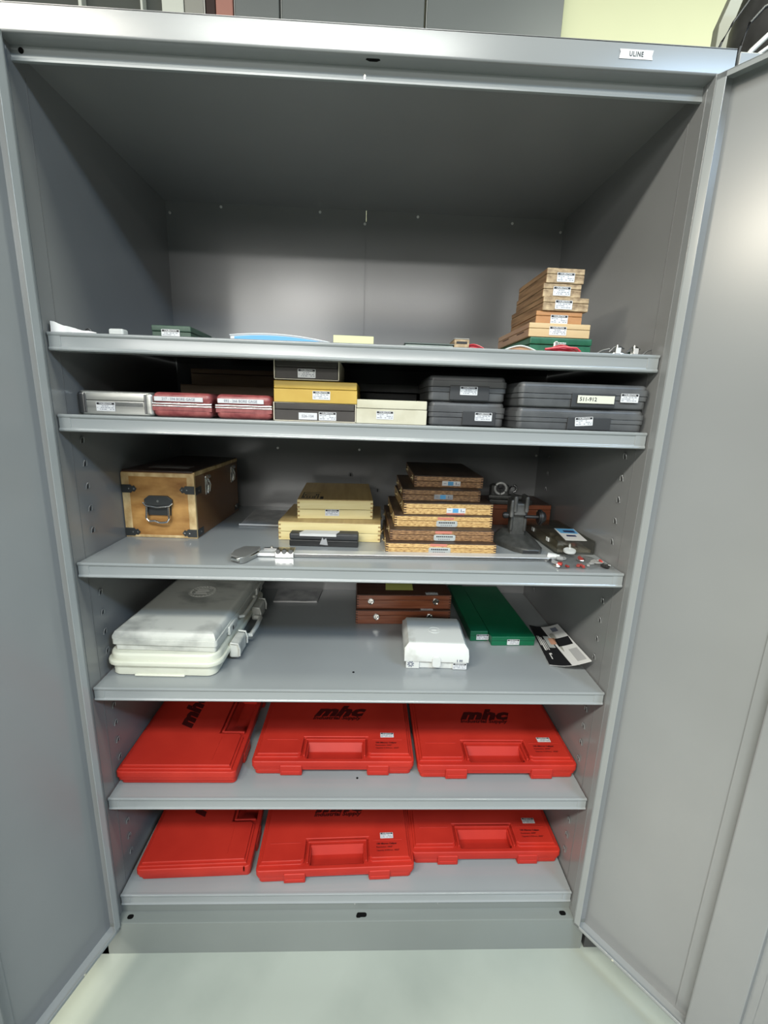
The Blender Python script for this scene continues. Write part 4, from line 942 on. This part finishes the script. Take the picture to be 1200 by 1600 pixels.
t = thing('note_pad', 'pale yellow note pad standing right of the blue folder', 'pad', (.592, .100, Z1), RAD(1)); b = B(); b.box(-.041, .041, 0, .07, 0, .0255, .0006); b.obj('pages', YPAD, t)
b = B(); b.box(-.0412, .0412, .066, .0706, 0, .0257, .0006); b.obj('binding', mat('pad_binding', (.5, .5, .28), .6), t)

t = thing('plastic_tray', 'thin grey-green plastic tray on the top shelf right of the yellow pad', 'tray', (.752, .100, Z1), RAD(.5))
b = B(); b.prism([(-.054, 0), (.046, 0), (.046, .13), (-.048, .13)], 0, .014, .003); b.obj('tray_body', mat('grey_green_plastic', (.36, .42, .38), .35), t); b = B(); b.prism([(-.056, -.001), (.048, -.001), (.048, .132), (-.050, .132)], .0145, .017, .001); b.obj('tray_lid', mat('dark_green_grey', (.10, .13, .12), .4), t)
t = thing('wooden_box', 'tiny worn wooden box beside the thin plastic tray', 'box', (.8145, .099, Z1)); b = B(); b.box(-.0155, .0155, 0, .06, 0, .0265, .0012); b.obj('body', TANW, t); b = B(); b.box(-.011, .011, -.0008, .0, .018, .0225); b.obj('title_strip', INK, t); b = B(); b.box(-.0155, .0155, 0.0, .06, .0268, .0285, .0008); b.obj('lid', mat('grey_lid', (.45, .44, .4), .5), t)

def pouch(label, loc, rz, hw, d, h, m, edge=None):
    t = thing('vinyl_pouch', label, 'pouch', loc, rz)
    b = B()
    n = 10; front = []
    for i in range(n + 1): u = 2 * i / n - 1; front.append((u * hw, h * (1 - abs(u) ** 1.6)))
    vs = [(x, 0, .0012) for x, z in front] + [(x, .0 + .004, z + .0025) for x, z in front] + [(x * .95, d, z * .6 + .0025) for x, z in front] + [(x * .95, d, 0) for x, z in front]
    fs = []
    for k in range(3):
        for i in range(n): a = k * (n + 1) + i; fs.append((a, a + 1, a + n + 2, a + n + 1))
    b.faces(vs, fs); b.obj('pouch_body', m, t)
    b = B(); b.tube([(x, 0, z + .0026) for x, z in front], .0014, 6); b.obj('piping', edge or m, t)
    return t
pouch('flat red vinyl pouch lying right of the tiny wooden box', (.840, .105, Z1), RAD(-1), .036, .08, .016, REDV)
pouch('flat orange-brown pouch at the foot of the stack', (.925, .060, Z1), 0, .036, .06, .011, mat('orange_brown_vinyl', (.5, .26, .13), .5), TRANSW)
t = pouch('crimson vinyl pouch bulging open before the green metal case', (1.008, .060, Z1), RAD(-1), .037, .05, .015, REDV)
b = B(); b.tube([(-.035, -.004, .0085), (0, -.004, .0135), (.028, -.004, .012), (.036, -.004, .006), (.030, -.004, .0045)], .0022, 6); b.obj('flap_edge', mat('bright_crimson', (.66, .05, .08), .35), t)

# small fittings on the right
for i, (x, lab) in enumerate(((1.128, 'small chrome gauge fitting, the one nearer the stack on the top shelf'), (1.163, 'small chrome gauge fitting near the right end of the top shelf'))):
    t = thing('gauge_fitting', lab, 'fitting', (x, .075, Z1), .2 * i, 'chrome fittings on the top shelf')
    b = B(); b.cyl((0, 0, .006), .006, .022, 'X', 14, bev=.001); b.cyl((0, 0, .012), .0035, .024, 'Z', 10); b.obj('body', CHROME, t)
    b = B(); b.tube([(-.016, 0, .010), (-.006, 0, .020), (.004, 0, .022), (.014, 0, .017)], .0014, 6); b.obj('lever', DCHROME, t)
    b = B(); b.box(-.006, .004, -.009, -.006, .006, .018, .0006); b.obj('tag', STICK, t)
o = B().tube([(1.085, .08, Z1 + .004), (1.10, .078, Z1 + .013), (1.112, .076, Z1 + .016), (1.118, .08, Z1 + .008)], .002, 6).obj('steel_hook', DCHROME); tag(o, 'dark bent steel hook between the stack and the chrome fittings', 'hook')
o = B().tube([(1.168, .05, Z1 + .004), (1.176, .05, Z1 + .011), (1.184, .05, Z1 + .013)], .0014, 6).obj('wire_pin', DCHROME); tag(o, 'thin wire pin sticking up at the right end of the top shelf', 'pin')
# left end of top shelf
t = thing('plastic_bag', 'crumpled white plastic bag in the left corner of the top shelf', 'bag', (.066, .060, Z1), 0)
b = B(); rn = random.Random(9); g = 12; vs = []; fs = []
ztop = [.021, .019, .0165, .0145, .0125, .011, .009, .0075, .0065, .005, .004, .0025]
for j in range(6):
    for i in range(g): vs.append((-.030 + i * .0075, -.030 + j * .014 + rn.uniform(-.002, .002), ztop[i] * (1 - .08 * j) + rn.uniform(-.001, .0012)))
for i in range(g): vs.append((-.030 + i * .0075, -.031, .0004))
for j in range(5):
    for i in range(g - 1): a = j * g + i; fs.append((a, a + 1, a + g + 1, a + g))
for i in range(g - 1): fs.append((i, 6 * g + i, 6 * g + i + 1, i + 1))
b.faces(vs, fs); b.obj('bag_film', mat('white_bag_film', (1.0, 1.0, 1.0), .5), t)
b = B(); b.box(-.028, .050, -.026, .038, .0002, .001); b.obj('bag_underside', TRANSW, t)
o = B().tube([(0, 0, 0), (.0, 0, .014), (.003, 0, .020), (.008, 0, .022), (.013, 0, .018)], .0016, 6).obj('steel_hook', DCHROME, loc=(.044, .12, Z1)); tag(o, 'little steel hook standing up behind the white plastic bag', 'hook')
t = thing('eraser_block', 'small white block lying left of the dull green box', 'block', (.122, .090, Z1), RAD(-4)); b = B(); b.box(-.016, .014, 0, .02, 0, .0205, .004, 3); b.obj('block', TRANSW, t); b = B(); b.cyl((-.020, .004, .005), .005, .012, 'X', 12, bev=.001); b.obj('dark_tip', BLACKP, t)
